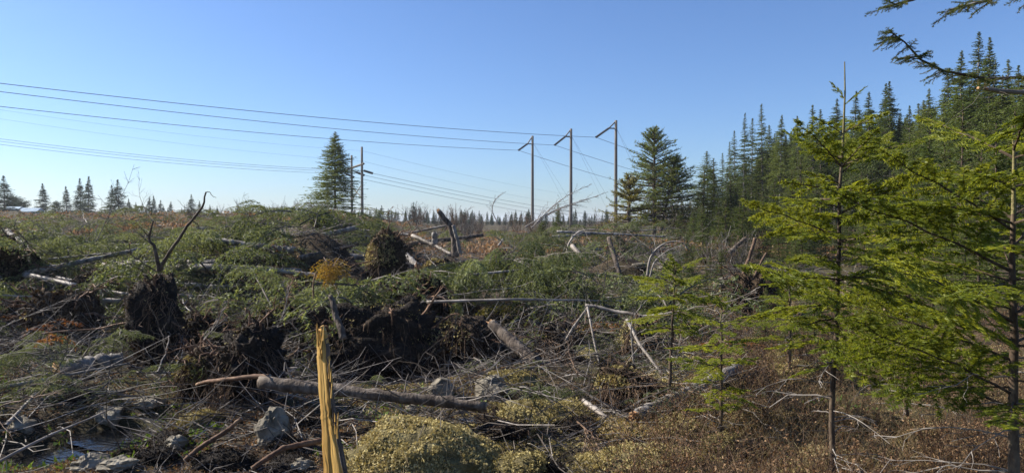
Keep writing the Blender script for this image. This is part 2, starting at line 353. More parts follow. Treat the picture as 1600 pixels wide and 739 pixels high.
def spruce_tree(H, W, seed, base=.1, dens=1.0, leaf=.16, fol='spruce', prof=1.0, droop=.25, up=.05, dead=0, trunk_r=None, gap=.0, bark='bark'):
    """crown mesh and trunk mesh of a conifer of height H and half width W"""
    global RNG; RNG = np.random.default_rng(seed); tr = Geo(); g = Geo()
    r0 = trunk_r or H*.0065+.025; K = 14
    tk = np.zeros((K, 3)); tk[:, 2] = np.linspace(-.4, H, K); tk[:, :2] = np.cumsum(RNG.normal(0, .006*H/K, (K, 2)), 0)
    tr.tubes(tk, np.linspace(r0, .012, K)**1.0, 7, 0)
    N = int(H*20*dens); hh = base+(1-base)*(RNG.random(N)**.85); rel = (hh-base)/(1-base)
    p0 = np.stack([np.interp(hh*H, tk[:, 2], tk[:, 0]), np.interp(hh*H, tk[:, 2], tk[:, 1]), hh*H], -1)
    az = RNG.random(N)*2*np.pi
    ln = W*((1-rel)**prof*.95+.022)*(.62+.55*RNG.random(N)**2)*(1+.25*np.sin(az*2+seed)+.15*np.sin(az*3+hh*9))
    ln *= np.clip(.55+rel*4, 0, 1)
    el = up+rel*.45-.12+RNG.normal(0, .09, N); D = np.stack([np.cos(az)*np.cos(el), np.sin(az)*np.cos(el), np.sin(el)], -1)
    ax = curve(p0, D, ln, 5, droop*(1-rel*.6), .03)
    g.tubes(ax[::2], np.linspace(.012+.0012*H, .004, 5), 3, 0, var=.3)
    la = branchlets(ax, 6, .2, .95, lambda t: .42*(1.1-t), 55, .15, 3, .05)
    lo = rel < .8
    g.needles(ax[lo], leaf*.42, leaf, leaf*.32, 1, True, .7, .7, .3, off=leaf*.25, tmin=.2); g.needles(ax[~lo], leaf*.22, leaf*.55, leaf*.2, 1, True, .7, .7, .3, tmin=.05)
    g.needles(tk[None, -3:], leaf*.1, leaf*.5, leaf*.16, 1, False, .5, .9, .2, tmin=.3)
    l6 = np.repeat(lo, 6); g.needles(la[l6], leaf*.42, leaf*.9, leaf*.3, 1, True, .6, .8, .3, tmin=.0); g.needles(la[~l6], leaf*.3, leaf*.5, leaf*.2, 1, True, .6, .8, .3)
    if dead:
        n = int(dead*base*H); z = RNG.random(n)*base*H; a = RNG.random(n)*6.28
        q = np.stack([0*z, 0*z, z], -1); Dd = np.stack([np.cos(a), np.sin(a), -.1+0*a], -1)
        tr.tubes(curve(q, Dd, .3+W*.55*RNG.random(n), 4, .1, .06), np.linspace(.016, .006, 4), 3, 1, var=RNG.random(n))
    return tr.mesh('trunk', [M[bark], M['twig']], True), g.mesh('crown', [M['bark'], M[fol]])
def make_tree(name, meshes, loc, rz, sc, label, cat='tree', group=None):
    t = thing(name, loc, label, cat, group, (rnd(-.025, .025), rnd(-.025, .025), rz)); t.scale = sc if hasattr(sc, '__len__') else (sc,)*3
    obj('trunk', meshes[0], t); obj('crown', meshes[1], t); return t
rnd = random.uniform


# ================================================================== power lines
def pole_mesh(h, r):
    g = Geo(); g.tubes(np.array([[0, 0, z] for z in np.linspace(-1, h, 6)]), np.linspace(r*1.15, r*.8, 6), 12, 0, cap=True); return g.mesh('shaft', [M['pole']], True)
POLES = [(832, 213, 122, 'left pole of the three tall timber power poles with angled insulators', (810, 236)),
         (892, 202, 113, 'middle pole of the three tall timber power poles with angled insulators', (866, 228)),
         (962, 189, 103, 'right and nearest of the three timber power poles, behind the young pine', (930, 216))]
tips = []
for (px, py, d, lab, (ix, iy)) in POLES:
    top = P(px, py, d); gz0 = hz1(top.x, d); h = top.z-gz0
    t = thing('power_pole', (top.x, d, gz0), lab, 'power pole', 'three tall power poles')
    obj('shaft', pole_mesh(h, .24), t)
    k = d/FPX; a = Vector((-.15, 0, h-.25)); b = Vector(((ix-px)*k*.36, -.2, h-12.5*k)); c2 = Vector((-.15, 0, h-12.5*k)); e = Vector(((ix-px)*k, -.6, h-(iy-py)*k))
    g = Geo()
    for p, q in ((a, b), (c2, b)): g.tubes(np.array([p, q]), [.1, .1], 6)
    obj('bracket', g.mesh('bracket', [M['steel']]), t)
    g = Geo(); n = 34; pts = np.array([b.lerp(e, i/(n-1)) for i in range(n)]); g.tubes(pts, np.where(np.arange(n) % 2, .2, .1), 8)
    obj('insulator', g.mesh('insulator', [M['insul']]), t)
    w = Vector((top.x, d, gz0)); tips.append(w+e)
    for s, (gx_, gd) in enumerate(((70, 18), (86, 14))):
        g = Geo(); q = Vector((X(px+gx_, d+gd), d+gd, hz1(X(px+gx_, d+gd), d+gd)))
        g.tubes(np.array([[.1, 0, h-1.2], q-w]), [.011, .011], 4); obj('guy_wire', g.mesh('guy wire', [M['wire']]), t)
def wire(p, q, sag, lab, grp, r=.027):
    n = 26; t = np.linspace(0, 1, n)[:, None]; p = np.array(p); q = np.array(q); C = p*(1-t)+q*t; C[:, 2] -= (4*sag*t*(1-t))[:, 0]
    g = Geo(); g.tubes(C-p, np.full(n, r), 4); obj('power_line', g.mesh('power line', [M['wire']]), None, p, lab, 'power line', grp)
for i, (y0, dd) in enumerate(((166, 64), (140, 61), (127, 58))):
    nm = ('lowest', 'middle', 'highest')[i]; pn = ('left', 'middle', 'right')[i]
    l0 = P(-160, y0-(17, 16, 15)[i], dd*.93)
    wire(l0, tips[i], .7, 'black line, %s of the upper three, sagging from the left to the %s tall pole' % (nm, pn), 'upper power lines')
    ex, ey, ed = ((1150, 325, 170), (1230, 325, 165), (1290, 322, 160))[i]
    wire(tips[i], P(ex, ey, ed), .9, 'power line running from the %s tall pole down to the right behind the trees' % pn, 'upper power lines', .03)
# H-frame structure by the big spruce
t = thing('h_frame_pole', (X(566, 165), 165, hz1(X(566, 165), 165)), 'timber H frame power structure with a cross arm behind the lone spruce', 'power pole')
b0 = t.location; h1 = Z(230, 165)-b0.z
obj('shaft', pole_mesh(h1, .32), t)
o2 = Vector((X(550, 176)-b0.x, 11, 0)); s2 = obj('shaft', pole_mesh(Z(243, 176)-b0.z, .3), t, o2)
arm = Geo(); k = 165/FPX; a0 = Vector((5*k, -1.5, Z(257, 165)-b0.z)); a1 = Vector((X(543, 182)-b0.x, 17, Z(265, 182)-b0.z))
arm.tubes(np.array([a0, a1]), [.28, .28], 4, cap=True); obj('cross_arm', arm.mesh('cross arm', [M['pole']]), t)
for (za, zb) in ((288, 310), (310, 288)):
    g = Geo(); g.tubes(np.array([[0, 0, Z(za, 165)-b0.z], [o2.x, 11, Z(zb, 165)-b0.z]]), [.12, .12], 5); obj('brace', g.mesh('brace', [M['pole']]), t)
hp = []
for (ax_, ay, bx, by, dd) in ((569, 267, 582, 271, 164), (556, 269, 569, 274, 168), (541, 272, 553, 277, 172)):
    g = Geo(); n = 20; p = P(ax_, ay, dd)-b0; q = P(bx, by, dd+3)-b0; pts = np.array([p.lerp(q, i/(n-1)) for i in range(n)])
    g.tubes(pts, np.where(np.arange(n) % 2, .3, .18), 6); obj('insulator', g.mesh('insulator', [M['insul']]), t); hp.append((p+b0, q+b0))
for i in range(3):
    nm = ('highest', 'middle', 'lowest')[i]
    wire(P(-150, (197, 201, 206)[i], 112), hp[i][0], 1.2, 'thin line, %s of the lower three reaching the H frame from the left' % nm, 'lower power lines', .028)
    wire(hp[i][1], P(990, (343, 349, 356)[i], 290), 1.2, 'thin line, %s of three running right from the H frame toward the horizon' % nm, 'lower power lines', .04)
for i, (ya, yb, yc) in enumerate(((178, 236, 306), (192, 252, 322))):
    wire(P(0, ya-6, 130), P(564, yb, 166), .8, ('upper' if i == 0 else 'lower')+' faint hair thin wire left of the H frame', 'faint wires', .014)
    wire(P(566, yb, 166), P(900, yc, 280), .8, ('upper' if i == 0 else 'lower')+' faint hair thin wire right of the H frame', 'faint wires', .018)

# ================================================================== far and middle trees
farm = [spruce_tree(8, 1.9, 40+i, .03, 2.2, .24, 'spruce_far', 1.0, .12, .05) for i in range(3)]
formesh = [spruce_tree(11, (1.9, 2.2, 2.5, 2.0)[i], 60+i, (.36, .46, .40, .12)[i], 2.1, .14, 'spruce', (.95, 1.0, 1.1, .9)[i], .3, .0, dead=34, bark='bark_grey') for i in range(4)]
openm = [spruce_tree(7.5, 2.5, 80+i, .04, 3.2, .13, 'spruce', .95, .12, .08) for i in range(2)]
youngm = [spruce_tree(5.5, 1.35, 90+i, .06, 2.8, .085, 'spruce_lt', .8, .1, .12, bark='bark_fir') for i in range(3)]
def ordinal(n): return '%d%s' % (n, 'th' if 10 < n % 100 < 14 else {1: 'st', 2: 'nd', 3: 'rd'}.get(n % 10, 'th'))
def place_tree(name, meshes, H, px, top, d, wide, lab, group=None, row=None):
    x = X(px, d); z0 = hz1(x, d); h = Z(top, d)-z0; s = h/H
    return make_tree(name, meshes, (x, d, z0), rnd(0, 6.28), (s*wide, s*wide, s), lab, 'tree', group)
FAR = [(8, 275, 105, 1.1, 'tall dark spruce at the left edge of the photo, on the skyline'), (68, 287, 118, .95, 'lone narrow spruce standing apart, second tall one from the left edge'),
       (105, 291, 120, .85, 'slim spruce just left of the twin spruces on the left skyline'), (126, 279, 118, .85, 'left spruce of the close twin pair on the left skyline'),
       (138, 276, 117, .8, 'right spruce of the close twin pair on the left skyline'), (174, 289, 122, .8, 'shorter left half of the dense spruce clump on the left skyline'),
       (186, 281, 120, 1.0, 'taller right half of the dense spruce clump on the left skyline'), (202, 311, 128, .9, 'short spruce against the right side of the dense spruce clump'),
       (213, 316, 135, .8, 0), (222, 318, 137, .8, 0), (234, 308, 130, .8, 0), (241, 306, 132, .8, 0), (251, 313, 130, .9, 0), (267, 315, 130, .9, 0), (256, 322, 140, .9, 0),
       (300, 304, 125, .9, 'spruce on the skyline right behind the tip of the long bare root branch'), (312, 314, 128, .8, 0), (328, 320, 140, .7, 0), (340, 322, 150, .8, 0), (372, 324, 150, .8, 0), (395, 326, 150, .8, 0), (440, 322, 150, .8, 0), (468, 324, 150, .8, 0),
       (588, 324, 160, .9, 0), (597, 321, 160, 1.1, 0), (607, 326, 162, .8, 0), (634, 330, 170, .8, 0), (646, 316, 150, .8, 'tallest spruce left of the snapped leaning snag on the skyline'), (657, 322, 155, .7, 0), (668, 329, 155, .8, 0), (678, 336, 170, .8, 0),
       (713, 333, 150, .9, 0), (721, 328, 145, .9, 0), (727, 327, 147, .9, 0), (735, 334, 150, .8, 0), (752, 335, 170, .8, 0), (768, 334, 175, .8, 0), (778, 336, 180, .8, 0), (790, 332, 175, .8, 0), (800, 331, 178, .8, 0), (812, 337, 180, .9, 0), (846, 338, 150, .8, 0), (880, 338, 150, .8, 0), (925, 336, 150, .8, 0)]
for i, (px, top, d, w, lab) in enumerate(FAR):
    side = 'left of the lone spruce' if px < 500 else 'between the H frame and the tall poles'
    place_tree('spruce_tree', farm[i % 3], 8, px, top, d, w*1.75, lab or 'small skyline spruce, %s in order from the left edge of the photo' % ordinal(1+sorted(q[0] for q in FAR).index(px)), 'far spruces %s' % side)
for i in range(200):
    px = rnd(190, 560) if i < 70 else rnd(560, 1080); top = rnd(322, 336) if i < 70 else rnd(326, 343)
    side = 'left of the lone spruce' if px < 500 else ('between the H frame and the tall poles' if px < 830 else 'behind the tall poles')
    place_tree('spruce_tree', farm[i % 3], 8, px, top, rnd(130, 210), 1.3, 'small dark spruce of the far tree line %s' % side, 'far spruces %s' % side)
o = lone = spruce_tree(9.5, 3.0, 131, .03, 4.2, .17, 'spruce', .85, .1, .1)
place_tree('spruce_tree', lone, 9.5, 524, 207, 62, 1.7, 'large lone spruce with ragged crown left of the H frame')
place_tree('spruce_tree', openm[1], 7.5, 1106, 237, 50, 1.25, 'lone spruce with pointed crown between the broad pine and the forest')
place_tree('spruce_tree', openm[1], 7.5, 872, 318, 55, 1.3, 'small rounded conifer between the left and middle tall poles')
place_tree('spruce_tree', openm[0], 7.5, 848, 338, 40, 1.6, 'low conifer bush at the foot of the left tall pole')
# broad pine with two stems
def pine(loc, H, seed, W, label, fol, nst=2):
    global RNG; RNG = np.random.default_rng(seed)
    t = thing('pine_tree', loc, label, 'tree')
    stems = [((0, 0), (0, 0), H, .17), ((.25, .1), (1.1, .2), H*.74, .13)][:nst]
    cr = Geo()
    for (b, lean, h, r0) in stems:
        K = 12; tt = np.linspace(0, 1, K); tk = np.stack([b[0]+lean[0]*tt**.8, b[1]+lean[1]*tt, -.3+(h+.3)*tt], -1); tk[:, :2] += RNG.normal(0, .03, (K, 2))
        g = Geo(); g.tubes(tk, np.linspace(r0, .03, K), 8); obj('trunk', g.mesh('trunk', [M['bark']], True), t)
        N = int(h*30); rel = RNG.random(N)**.8; q = .16+.84*rel
        p0 = np.stack([np.interp(q, tt, tk[:, j]) for j in range(3)], -1); az = RNG.random(N)*6.28
        prof = np.interp(q, [0.15, .3, .45, .7, .85, 1], [.75, .95, 1.0, .62, .42, .08])*W
        ln = prof*(.55+.5*RNG.random(N)); el = np.interp(q, [.15, .5, 1], [-.05, .12, .9])
        D = np.stack([np.cos(az)*np.cos(el), np.sin(az)*np.cos(el), np.sin(el)], -1)
        ax = curve(p0, D, ln, 6, .06, .04); cr.tubes(ax, np.linspace(.035, .008, 6), 4, 0, var=.4)
        la = branchlets(ax, 9, .3, 1, lambda t: .32*(1.25-t), 50, -.05, 4, .06, rise=.12); cr.tubes(la[::2], np.linspace(.01, .005, 4), 3, 0, var=.4)
        keep = np.repeat((q > .42) | (RNG.random(N) < .7), 9)
        cr.needles(la[keep], .045, .17, .035, 1, False, .8, .7, .3)
        cr.needles(ax[q > .55], .05, .15, .035, 1, False, .8, .7, .3, tmin=.4)
    obj('crown', cr.mesh('crown', [M['bark'], M[fol]]), t); return t
d = 45; pine((X(1022, d), d, hz1(X(1022, d), d)), Z(202, d)-hz1(X(1022, d), d), 5, 3.1, 'broad dark pine with two stems right of the tall power poles', 'spruce')
d = 42; pine((X(983, d), d, hz1(X(983, d), d)), Z(274, d)-hz1(X(983, d), d), 9, 2.0, 'small yellow green pine in front of the right tall pole', 'bough_y', 1)
# forest edge on the right
EDGE = [(1128, 240, 62), (1140, 222, 60), (1134, 262, 52), (1148, 205, 62), (1160, 178, 58), (1174, 186, 60), (1192, 163, 58), (1203, 196, 62), (1217, 180, 56), (1235, 208, 58), (1248, 182, 54), (1262, 196, 56), (1272, 165, 52), (1284, 172, 54), (1303, 156, 53),
        (1328, 145, 50), (1341, 176, 52), (1355, 146, 48), (1380, 132, 47), (1392, 128, 46), (1406, 186, 46), (1420, 166, 44), (1436, 158, 43), (1449, 140, 42), (1468, 150, 40), (1484, 110, 38), (1498, 82, 37), (1520, 54, 36), (1543, 60, 35), (1560, 120, 34), (1572, 96, 34), (1590, 104, 33), (1612, 80, 32), (1640, 70, 31), (1675, 90, 30), (1710, 60, 29)]
for i, (px, top, d) in enumerate(EDGE):
    side = 'far left end' if px < 1230 else ('middle' if px < 1420 else 'tall right end')
    place_tree('forest_spruce', formesh[i % 3 if px > 1200 else 3], 11, px, top, d, (1.0, .9, 1.1)[i % 3], 'dark spruce of the forest edge, %s from the left along it, %s' % (ordinal(i+1), side), 'forest edge spruces, %s' % side)
for i in range(185):
    px = rnd(1140, 1900); d0 = np.interp(px, [1140, 1300, 1600, 1900], [64, 54, 36, 26]); d = d0+rnd(2, 26)
    top = np.interp(px, [1140, 1200, 1300, 1400, 1500, 1600, 1900], [235, 205, 185, 170, 130, 130, 100])+rnd(0, 50)
    side = 'far left end' if px < 1230 else ('middle' if px < 1420 else 'tall right end')
    place_tree('forest_spruce', formesh[i % 3], 11, px, top, d, rnd(.9, 1.3), 'dark spruce standing inside the forest behind its edge trees, %s' % side, 'inner forest spruces, %s' % side)
for i in range(60):
    px = rnd(1130, 1750); d = rnd(66, 105); top = np.interp(px, [1130, 1200, 1750], [262, 240, 200])+rnd(0, 40)
    place_tree('forest_spruce', formesh[3], 11, px, top, d, rnd(1.6, 2.2), 'dark spruce deep inside the forest, seen between the trunks', 'deep forest spruces')
for i in range(30):
    px = rnd(1140, 1750); d0 = np.interp(px, [1140, 1300, 1600, 1900], [64, 54, 36, 26]); d = d0+rnd(4, 24)
    place_tree('young_spruce', openm[i % 2], 7.5, px, rnd(315, 350), d, rnd(1.1, 1.5), 'small shaded spruce growing under the forest trees', 'understorey spruces')
for i in range(30):
    px = 1095+i*13+rnd(-8, 8); d = np.interp(px, [1100, 1500], [50, 36])-rnd(0, 5)
    place_tree('young_spruce', youngm[i % 3], 5.5, px, rnd(235, 325), d, rnd(1.3, 1.8), 'bushy green young spruce on the front of the forest edge, %s from the left' % ordinal(i+1), 'young spruces along the forest edge')
for i in range(44):
    px = rnd(1060, 1420); d = rnd(22, 44); x = X(px, d); h = rnd(.9, 2.4)
    make_tree('young_fir', youngm[i % 3], (x, d, hz1(x, d)-.02), rnd(0, 6), (h/5.5*1.6, h/5.5*1.6, h/5.5), 'waist high green fir on the open ground just before the forest', 'young fir', 'low firs before the forest')
for i in range(26):
    px = rnd(1060, 1480); d = rnd(8, 24); x = X(px, d); h = rnd(.5, 1.3)
    make_tree('fir_seedling', youngm[i % 3], (x, d, hz1(x, d)-.02), rnd(0, 6), (h/5.5*1.5, h/5.5*1.5, h/5.5), 'knee high green fir seedling in the brown brush before the forest', 'seedling', 'fir seedlings in the brush')
YF = [(1165, 290, 44), (1190, 300, 40), (1225, 320, 38), (1385, 300, 20), (1412, 250, 21), (1445, 180, 17), (1478, 215, 15), (1400, 330, 22), (1350, 300, 24), (1500, 165, 14.5), (1530, 220, 12), (1556, 190, 13), (1590, 170, 13), (1460, 300, 13), (1510, 310, 10.5), (1655, 150, 12), (1425, 345, 16), (1325, 330, 26)]
for i, (px, top, d) in enumerate(YF):
    side = 'in front of the left end of the forest' if px < 1300 else ('right of the tall young fir' if px < 1450 else 'crowding the right edge of the photo')
    place_tree('young_fir', youngm[i % 3], 5.5, px, top, d, rnd(1.0, 1.3)*(1 if d > 12 else .9), 'young green fir, %s from left, %s' % (ordinal(1+sorted(q[0] for q in YF).index(px)), side), 'young firs %s' % side)

rt = spruce_tree(4, 3.2, 97, .1, 3.0, .22, 'spruce_far', .25, .05, .1)
place_tree('broad_tree', rt, 4, 20, 308, 120, 1.0, 'dark rounded tree under the tall spruce at the left edge')
place_tree('broad_tree', rt, 4, 34, 314, 118, .8, 'lower rounded tree beside the pale blue shed at far left')
place_tree('broad_tree', rt, 4, 88, 316, 125, .7, 'pale rounded bush between the lone narrow spruce and the slim spruce')
M['blue'] = solid('faded pale blue siding', [(.3, (.3, .4, .48)), (.7, (.38, .48, .55))], 2, 0, .7)
def shed(px, row, d, w, h, lab):
    x = X(px, d); t = thing('shed', (x, d, Z(row, d)-h), lab, 'shed', None, (0, 0, .25))
    def box(nm, m, x0, x1, y0, y1, z0, z1, rid=0):
        V = np.array([(a, b, c) for c in (z0, z1) for a, b in ((x0, y0), (x1, y0), (x1, y1), (x0, y1))]); F = np.array([(0, 3, 2, 1), (4, 5, 6, 7), (0, 1, 5, 4), (1, 2, 6, 5), (2, 3, 7, 6), (3, 0, 4, 7)])
        if rid: V[4:, 1] = (y0+y1)/2; V[4:, 0] *= .995
        g = Geo(); g.add(V, F); obj(nm, g.mesh(nm, [m]), t)
    box('wall', M['blue'], -w/2, w/2, -1.5, 1.5, -.6, h*.62); box('roof', M['blue'], -w/2-.2, w/2+.2, -1.8, 1.8, h*.62+.002, h, 1); box('window', M['insul'], -w*.25, -w*.05, -1.54, -1.50, h*.2, h*.45); box('door', M['pale'], w*.1, w*.28, -1.54, -1.50, -.3, h*.5)
shed(50, 325, 112, 2.2, 1.6, 'small pale blue shed half hidden below the far left skyline')
shed(24, 323, 116, 1.8, 1.2, 'tiny grey blue shed at the foot of the tall spruce at the left edge')
# bare shrubs
def shrub_mesh(H, seed, mat='twig', n=16):
    global RNG; RNG = np.random.default_rng(seed); g = Geo()
    a = RNG.random(n)*6.28; D = np.stack([np.cos(a)*.35, np.sin(a)*.35, np.ones(n)], -1)
    ax = curve(RNG.normal(0, .12, (n, 3))*[1, 1, 0], D, H*(.6+.5*RNG.random(n)), 7, 0, .04)
    la = branchlets(ax, 7, .3, .95, lambda t: .4*(1.1-t), 35, -.1, 5, .06, False, .25); sb = branchlets(la, 4, .3, .95, lambda t: .5*(1.1-t), 35, 0, 3, .06, False, .1)
    g.tubes(ax, np.linspace(.016, .005, 7), 4, 0, var=RNG.random(n)); g.tubes(la, np.linspace(.006, .003, 5), 3, 0, var=RNG.random(len(la))); g.tubes(sb, np.linspace(.004, .002, 3), 3, 0, var=RNG.random(len(sb)))
    return g.mesh('bare shrub', [M[mat]])
shr = [shrub_mesh(2.6, 110+i, ('twig', 'twig_br')[i % 2]) for i in range(4)]
def scatter_shrubs(n, x0, x1, d0, d1, s0, s1, lab, grp):
    for i in range(n):
        px, d = rnd(x0, x1), rnd(d0, d1); x = X(px, d)
        o = obj('bare_shrub', shr[i % 4], None, (x, d, hz1(x, d)-.05), lab, 'shrub', grp); s = rnd(s0, s1); o.scale = (s*1.2, s*1.2, s); o.rotation_euler = (rnd(-.15, .15), rnd(-.15, .15), rnd(0, 6))
scatter_shrubs(11, 1035, 1110, 46, 58, .9, 1.4, 'leafless grey shrub between the broad pine and the forest', 'shrubs by the pine')
scatter_shrubs(18, 700, 960, 40, 60, .5, .85, 'leafless shrub behind the slash heap at the foot of the tall poles', 'shrubs below the poles')
scatter_shrubs(12, 300, 500, 34, 45, .4, .6, 'low leafless shrub on the skyline left of the lone spruce', 'skyline shrubs')
scatter_shrubs(12, 1100, 1420, 18, 38, .35, .6, 'low brown leafless shrub on the open ground before the forest', 'low shrubs before the forest')
scatter_shrubs(10, 640, 780, 50, 90, .6, 1.0, 'pale leafless shrub behind the snapped leaning snag', 'shrubs behind the snag')

# ================================================================== slash: boughs and bare branches
bf = [bough_mesh(rnd(.9, 1.3), 200+i, [M['twig'], M['bough']], False, rnd(.12, .3), rnd(.3, .6)) for i in range(4)]
bc = [bough_mesh(rnd(1.3, 2.0), 210+i, [M['twig'], M['bough']], True, rnd(.15, .35), rnd(.35, .7)) for i in range(5)]
by = [bough_mesh(1.2, 220+i, [M['twig'], M['bough_y']], True, .25, .5) for i in range(2)]
brs = [bough_mesh(.8, 230+i, [M['twig_br'], M['rust']], True, .2, .5, .7) for i in range(2)]
bb = [bare_mesh(rnd(1.4, 2.2), 240+i, [M['twig']], 14, rnd(.15, .4)) for i in range(6)]
bbr = [bare_mesh(rnd(1.0, 1.6), 250+i, [M['twig_br']], 12, rnd(.1, .3), .010) for i in range(4)]
def where(px, d):
    side = 'at left' if px < 350 else ('left of centre' if px < 620 else ('in the middle' if px < 930 else 'right of centre'))
    dep = ('near the bog water' if px < 350 else 'near the fallen foreground log' if px < 930 else 'near the front fir saplings') if d < 8.5 else (('near the black root plates' if px < 930 else 'behind the front fir saplings') if d < 14 else ('beyond the root plates' if d < 24 else 'below the skyline'))
    return side, dep
KEEP = [(604, 13.2, .9, 1.6), (686, 14.2, .8, 1.6), (705, 21, .7, 1.8), (960, 15.5, .6, 1.2), (1040, 14.0, .8, 1.2), (1180, 11.5, .9, 1.2), (690, 6.3, .6, .6), (245, 7.9, .6, 1.0), (60, 5.2, .75, .9), (180, 5.8, .6, .7), (450, 6.4, .5, .5), (380, 6.0, .5, .8), (600, 8.2, .8, .8), (660, 5.2, .55, .6), (770, 7.1, .35, .35), (690, 7.2, .3, .3), (580, 7.4, 1.3, .45), (510, 3.5, .3, .9), (780, 10.3, .9, .5), (735, 5.7, .2, .3)]
def blocked(x, y, g=0): return any(abs(x-X(px, d)) < rx+g*.8 and -(ry+g) < y-d < ry+g*.3 for (px, d, rx, ry) in KEEP)
def scat(kind, meshes, n, x0, x1, d0, d1, zlo, zhi, word, cat, smin=.7, smax=1.3, tilt=.35, name=None, nokeep=False):
    i = 0
    while i < n:
        px = rnd(x0, x1); d = math.exp(rnd(math.log(d0), math.log(d1))); x = X(px, d)
        if blocked(x, d, .7 if d > 9 and 'bough' in kind else 0) and not nokeep: continue
        if 'bough' in kind and d > 9 and (565 < px < 830 and d > 17 and rnd(0, 1) < .6 or float(fbm(np.array([x/1.7]), np.array([d/2.2]), 77, 2)[0]) < -.015): continue
        i += 1; s = rnd(smin, smax); a, b = where(px, d)
        o = obj(kind, random.choice(meshes), None, (x, d, hz1(x, d)+rnd(zlo, zhi)*min(1, d/10)), '%s %s, %s' % (word, a, b), cat, '%s %s %s' % (name or kind.replace('_', ' ')+('es' if kind.endswith('branch') else 's'), a, b))
        o.rotation_euler = (rnd(-tilt, tilt), rnd(-tilt, tilt), rnd(0, 6.28)); o.scale = (s, s, s*rnd(.7, 1.2))
scat('spruce_bough', bf, 70, -60, 980, 5.6, 11, .0, .2, 'drooping green spruce bough', 'bough', .5, 1.0)
scat('spruce_bough', bc, 230, -100, 1060, 9.5, 36, .1, .75, 'drooping green spruce bough', 'bough', .5, 1.15, .5)
scat('spruce_bough', bc, 40, 1040, 1420, 9.5, 30, .0, .2, 'cut green bough lying on the brown ground', 'bough', .4, .9, .4, name='cut boughs')
scat('dying_bough', by, 46, -50, 1050, 9, 36, .05, .3, 'yellow green fading bough', 'bough')
scat('rust_bough', brs, 34, -50, 1200, 8, 42, .05, .3, 'small rust orange dead bough', 'bough', .5, 1.1)
scat('rust_bough', brs, 26, -60, 520, 30, 50, .0, .25, 'rust dead bough on the left skyline', 'bough', 1.0, 1.8, name='far rust boughs')
scat('bare_branch', bb, 120, -60, 1100, 6.0, 16, .02, .3, 'grey bare branch with curling twigs', 'branch', .4, .9)
scat('bare_branch', bb, 130, -60, 1100, 13, 27, .1, .5, 'grey bare branch with curling twigs', 'branch', .7, 1.3, .4)
scat('pale_stem', [bare_mesh(3.0, 270+i, [M['pale']], 5, .12, .022, 2) for i in range(4)], 45, -60, 1060, 9, 42, .15, .5, 'thin pale dead stem lying', 'branch', .3, .8, .12)
scat('brown_branch', bbr, 100, -60, 1150, 5.2, 24, .02, .2, 'brown bare branch with broken twigs', 'branch', .5, 1.1)
# past the limit: the rest of the far boughs as one object
def joined(meshes, n, x0, x1, d0, d1, zlo, zhi, s0, s1, tilt=.4):
    src = []
    for me in meshes:
        V = np.empty(len(me.vertices)*3, np.float32); me.vertices.foreach_get('co', V); lv = np.empty(len(me.loops), np.int32); me.loops.foreach_get('vertex_index', lv)
        tt = np.empty(len(me.polygons), np.int32); me.polygons.foreach_get('loop_total', tt); st = np.empty(len(me.polygons), np.int32); me.polygons.foreach_get('loop_start', st)
        vr = np.empty(len(me.vertices), np.float32); me.attributes['var'].data.foreach_get('value', vr)
        f3 = lv[st[tt == 3][:, None]+np.arange(3)]; f4 = lv[st[tt == 4][:, None]+np.arange(4)]; src.append((V.reshape(-1, 3), f3, f4, vr))
    g = Geo()
    for i in range(n):
        px = rnd(x0, x1); d = math.exp(rnd(math.log(d0), math.log(d1))); x = X(px, d)
        if float(fbm(np.array([x/2.6]), np.array([d/3.2]), 78, 2)[0]) < -.03 or blocked(x, d, .6) or (565 < px < 840 and rnd(0, 1) < .75): continue
        V, f3, f4, vr = random.choice(src); m = np.array(Euler((rnd(-tilt, tilt), rnd(-tilt, tilt), rnd(0, 6.28))).to_matrix())*rnd(s0, s1)
        b = g.n; g.add(V@m.T+[x, d, hz1(x, d)+rnd(zlo, zhi)], f3, 1, np.clip(vr*.7+rnd(-.3, .3), 0, 1)); g.f.append((f4+b, 0))
    return g
lite = [bough_mesh(1.7, 260+i, [M['twig'], M['bough']], True, .25, .5, .40) for i in range(3)]
g = joined(lite, 1950, -120, 1060, 10, 62, -.1, .3, .5, 1.3, .5)
obj('slash_boughs', g.mesh('slash boughs', [M['twig'], M['bough']]), label='mass of smaller green boughs covering the cleared ground toward the skyline', cat='slash', kind='stuff')

# ================================================================== litter, moss, brush (nobody could count these)
def scatter_pts(n, x0, x1, d0, d1, mask=None):
    px = RNG.uniform(x0, x1, n); d = np.exp(RNG.uniform(math.log(d0), math.log(d1), n)); x = X(px, d)
    if mask is not None: k = mask(px, d, x); px, d, x = px[k], d[k], x[k]
    return px, x, d, hz(x, d)
WET = [(70, 5.3, .46, .34), (182, 5.9, .36, .29), (735, 5.8, .14, .2)]
def dry(px, d, x):
    k = np.ones(len(d), bool)
    for (a, b, rx, ry) in WET: k &= (((x-X(a, b))/rx)**2+((d-b)/ry)**2) > 1
    return k
RNG = np.random.default_rng(300)
g = Geo()
for (n, a, b, d0, d1, L, r, up) in ((7500, -80, 1250, 3.6, 9, .18, .0017, .25), (10000, -80, 1250, 8, 18, .38, .0035, .28), (9000, -100, 1350, 16, 60, .8, .007, .25), (2500, -80, 1100, 5, 14, .7, .0045, .35)):
    px, x, d, z = scatter_pts(n, a, b, d0, d1, dry); N = len(x); a_ = RNG.random(N)*6.28
    D = np.stack([np.cos(a_), np.sin(a_), np.abs(RNG.normal(0, up, N))], -1); p0 = np.stack([x, d, z+.01], -1)
    C = curve(p0, D, L*(.4+1.1*RNG.random(N)), 4, .15, .07, RNG.normal(0, .25, (N, 3)))
    g.tubes(C, np.linspace(r*1.2, r*.5, 4)*1.0, 3, 0, var=RNG.random(N))
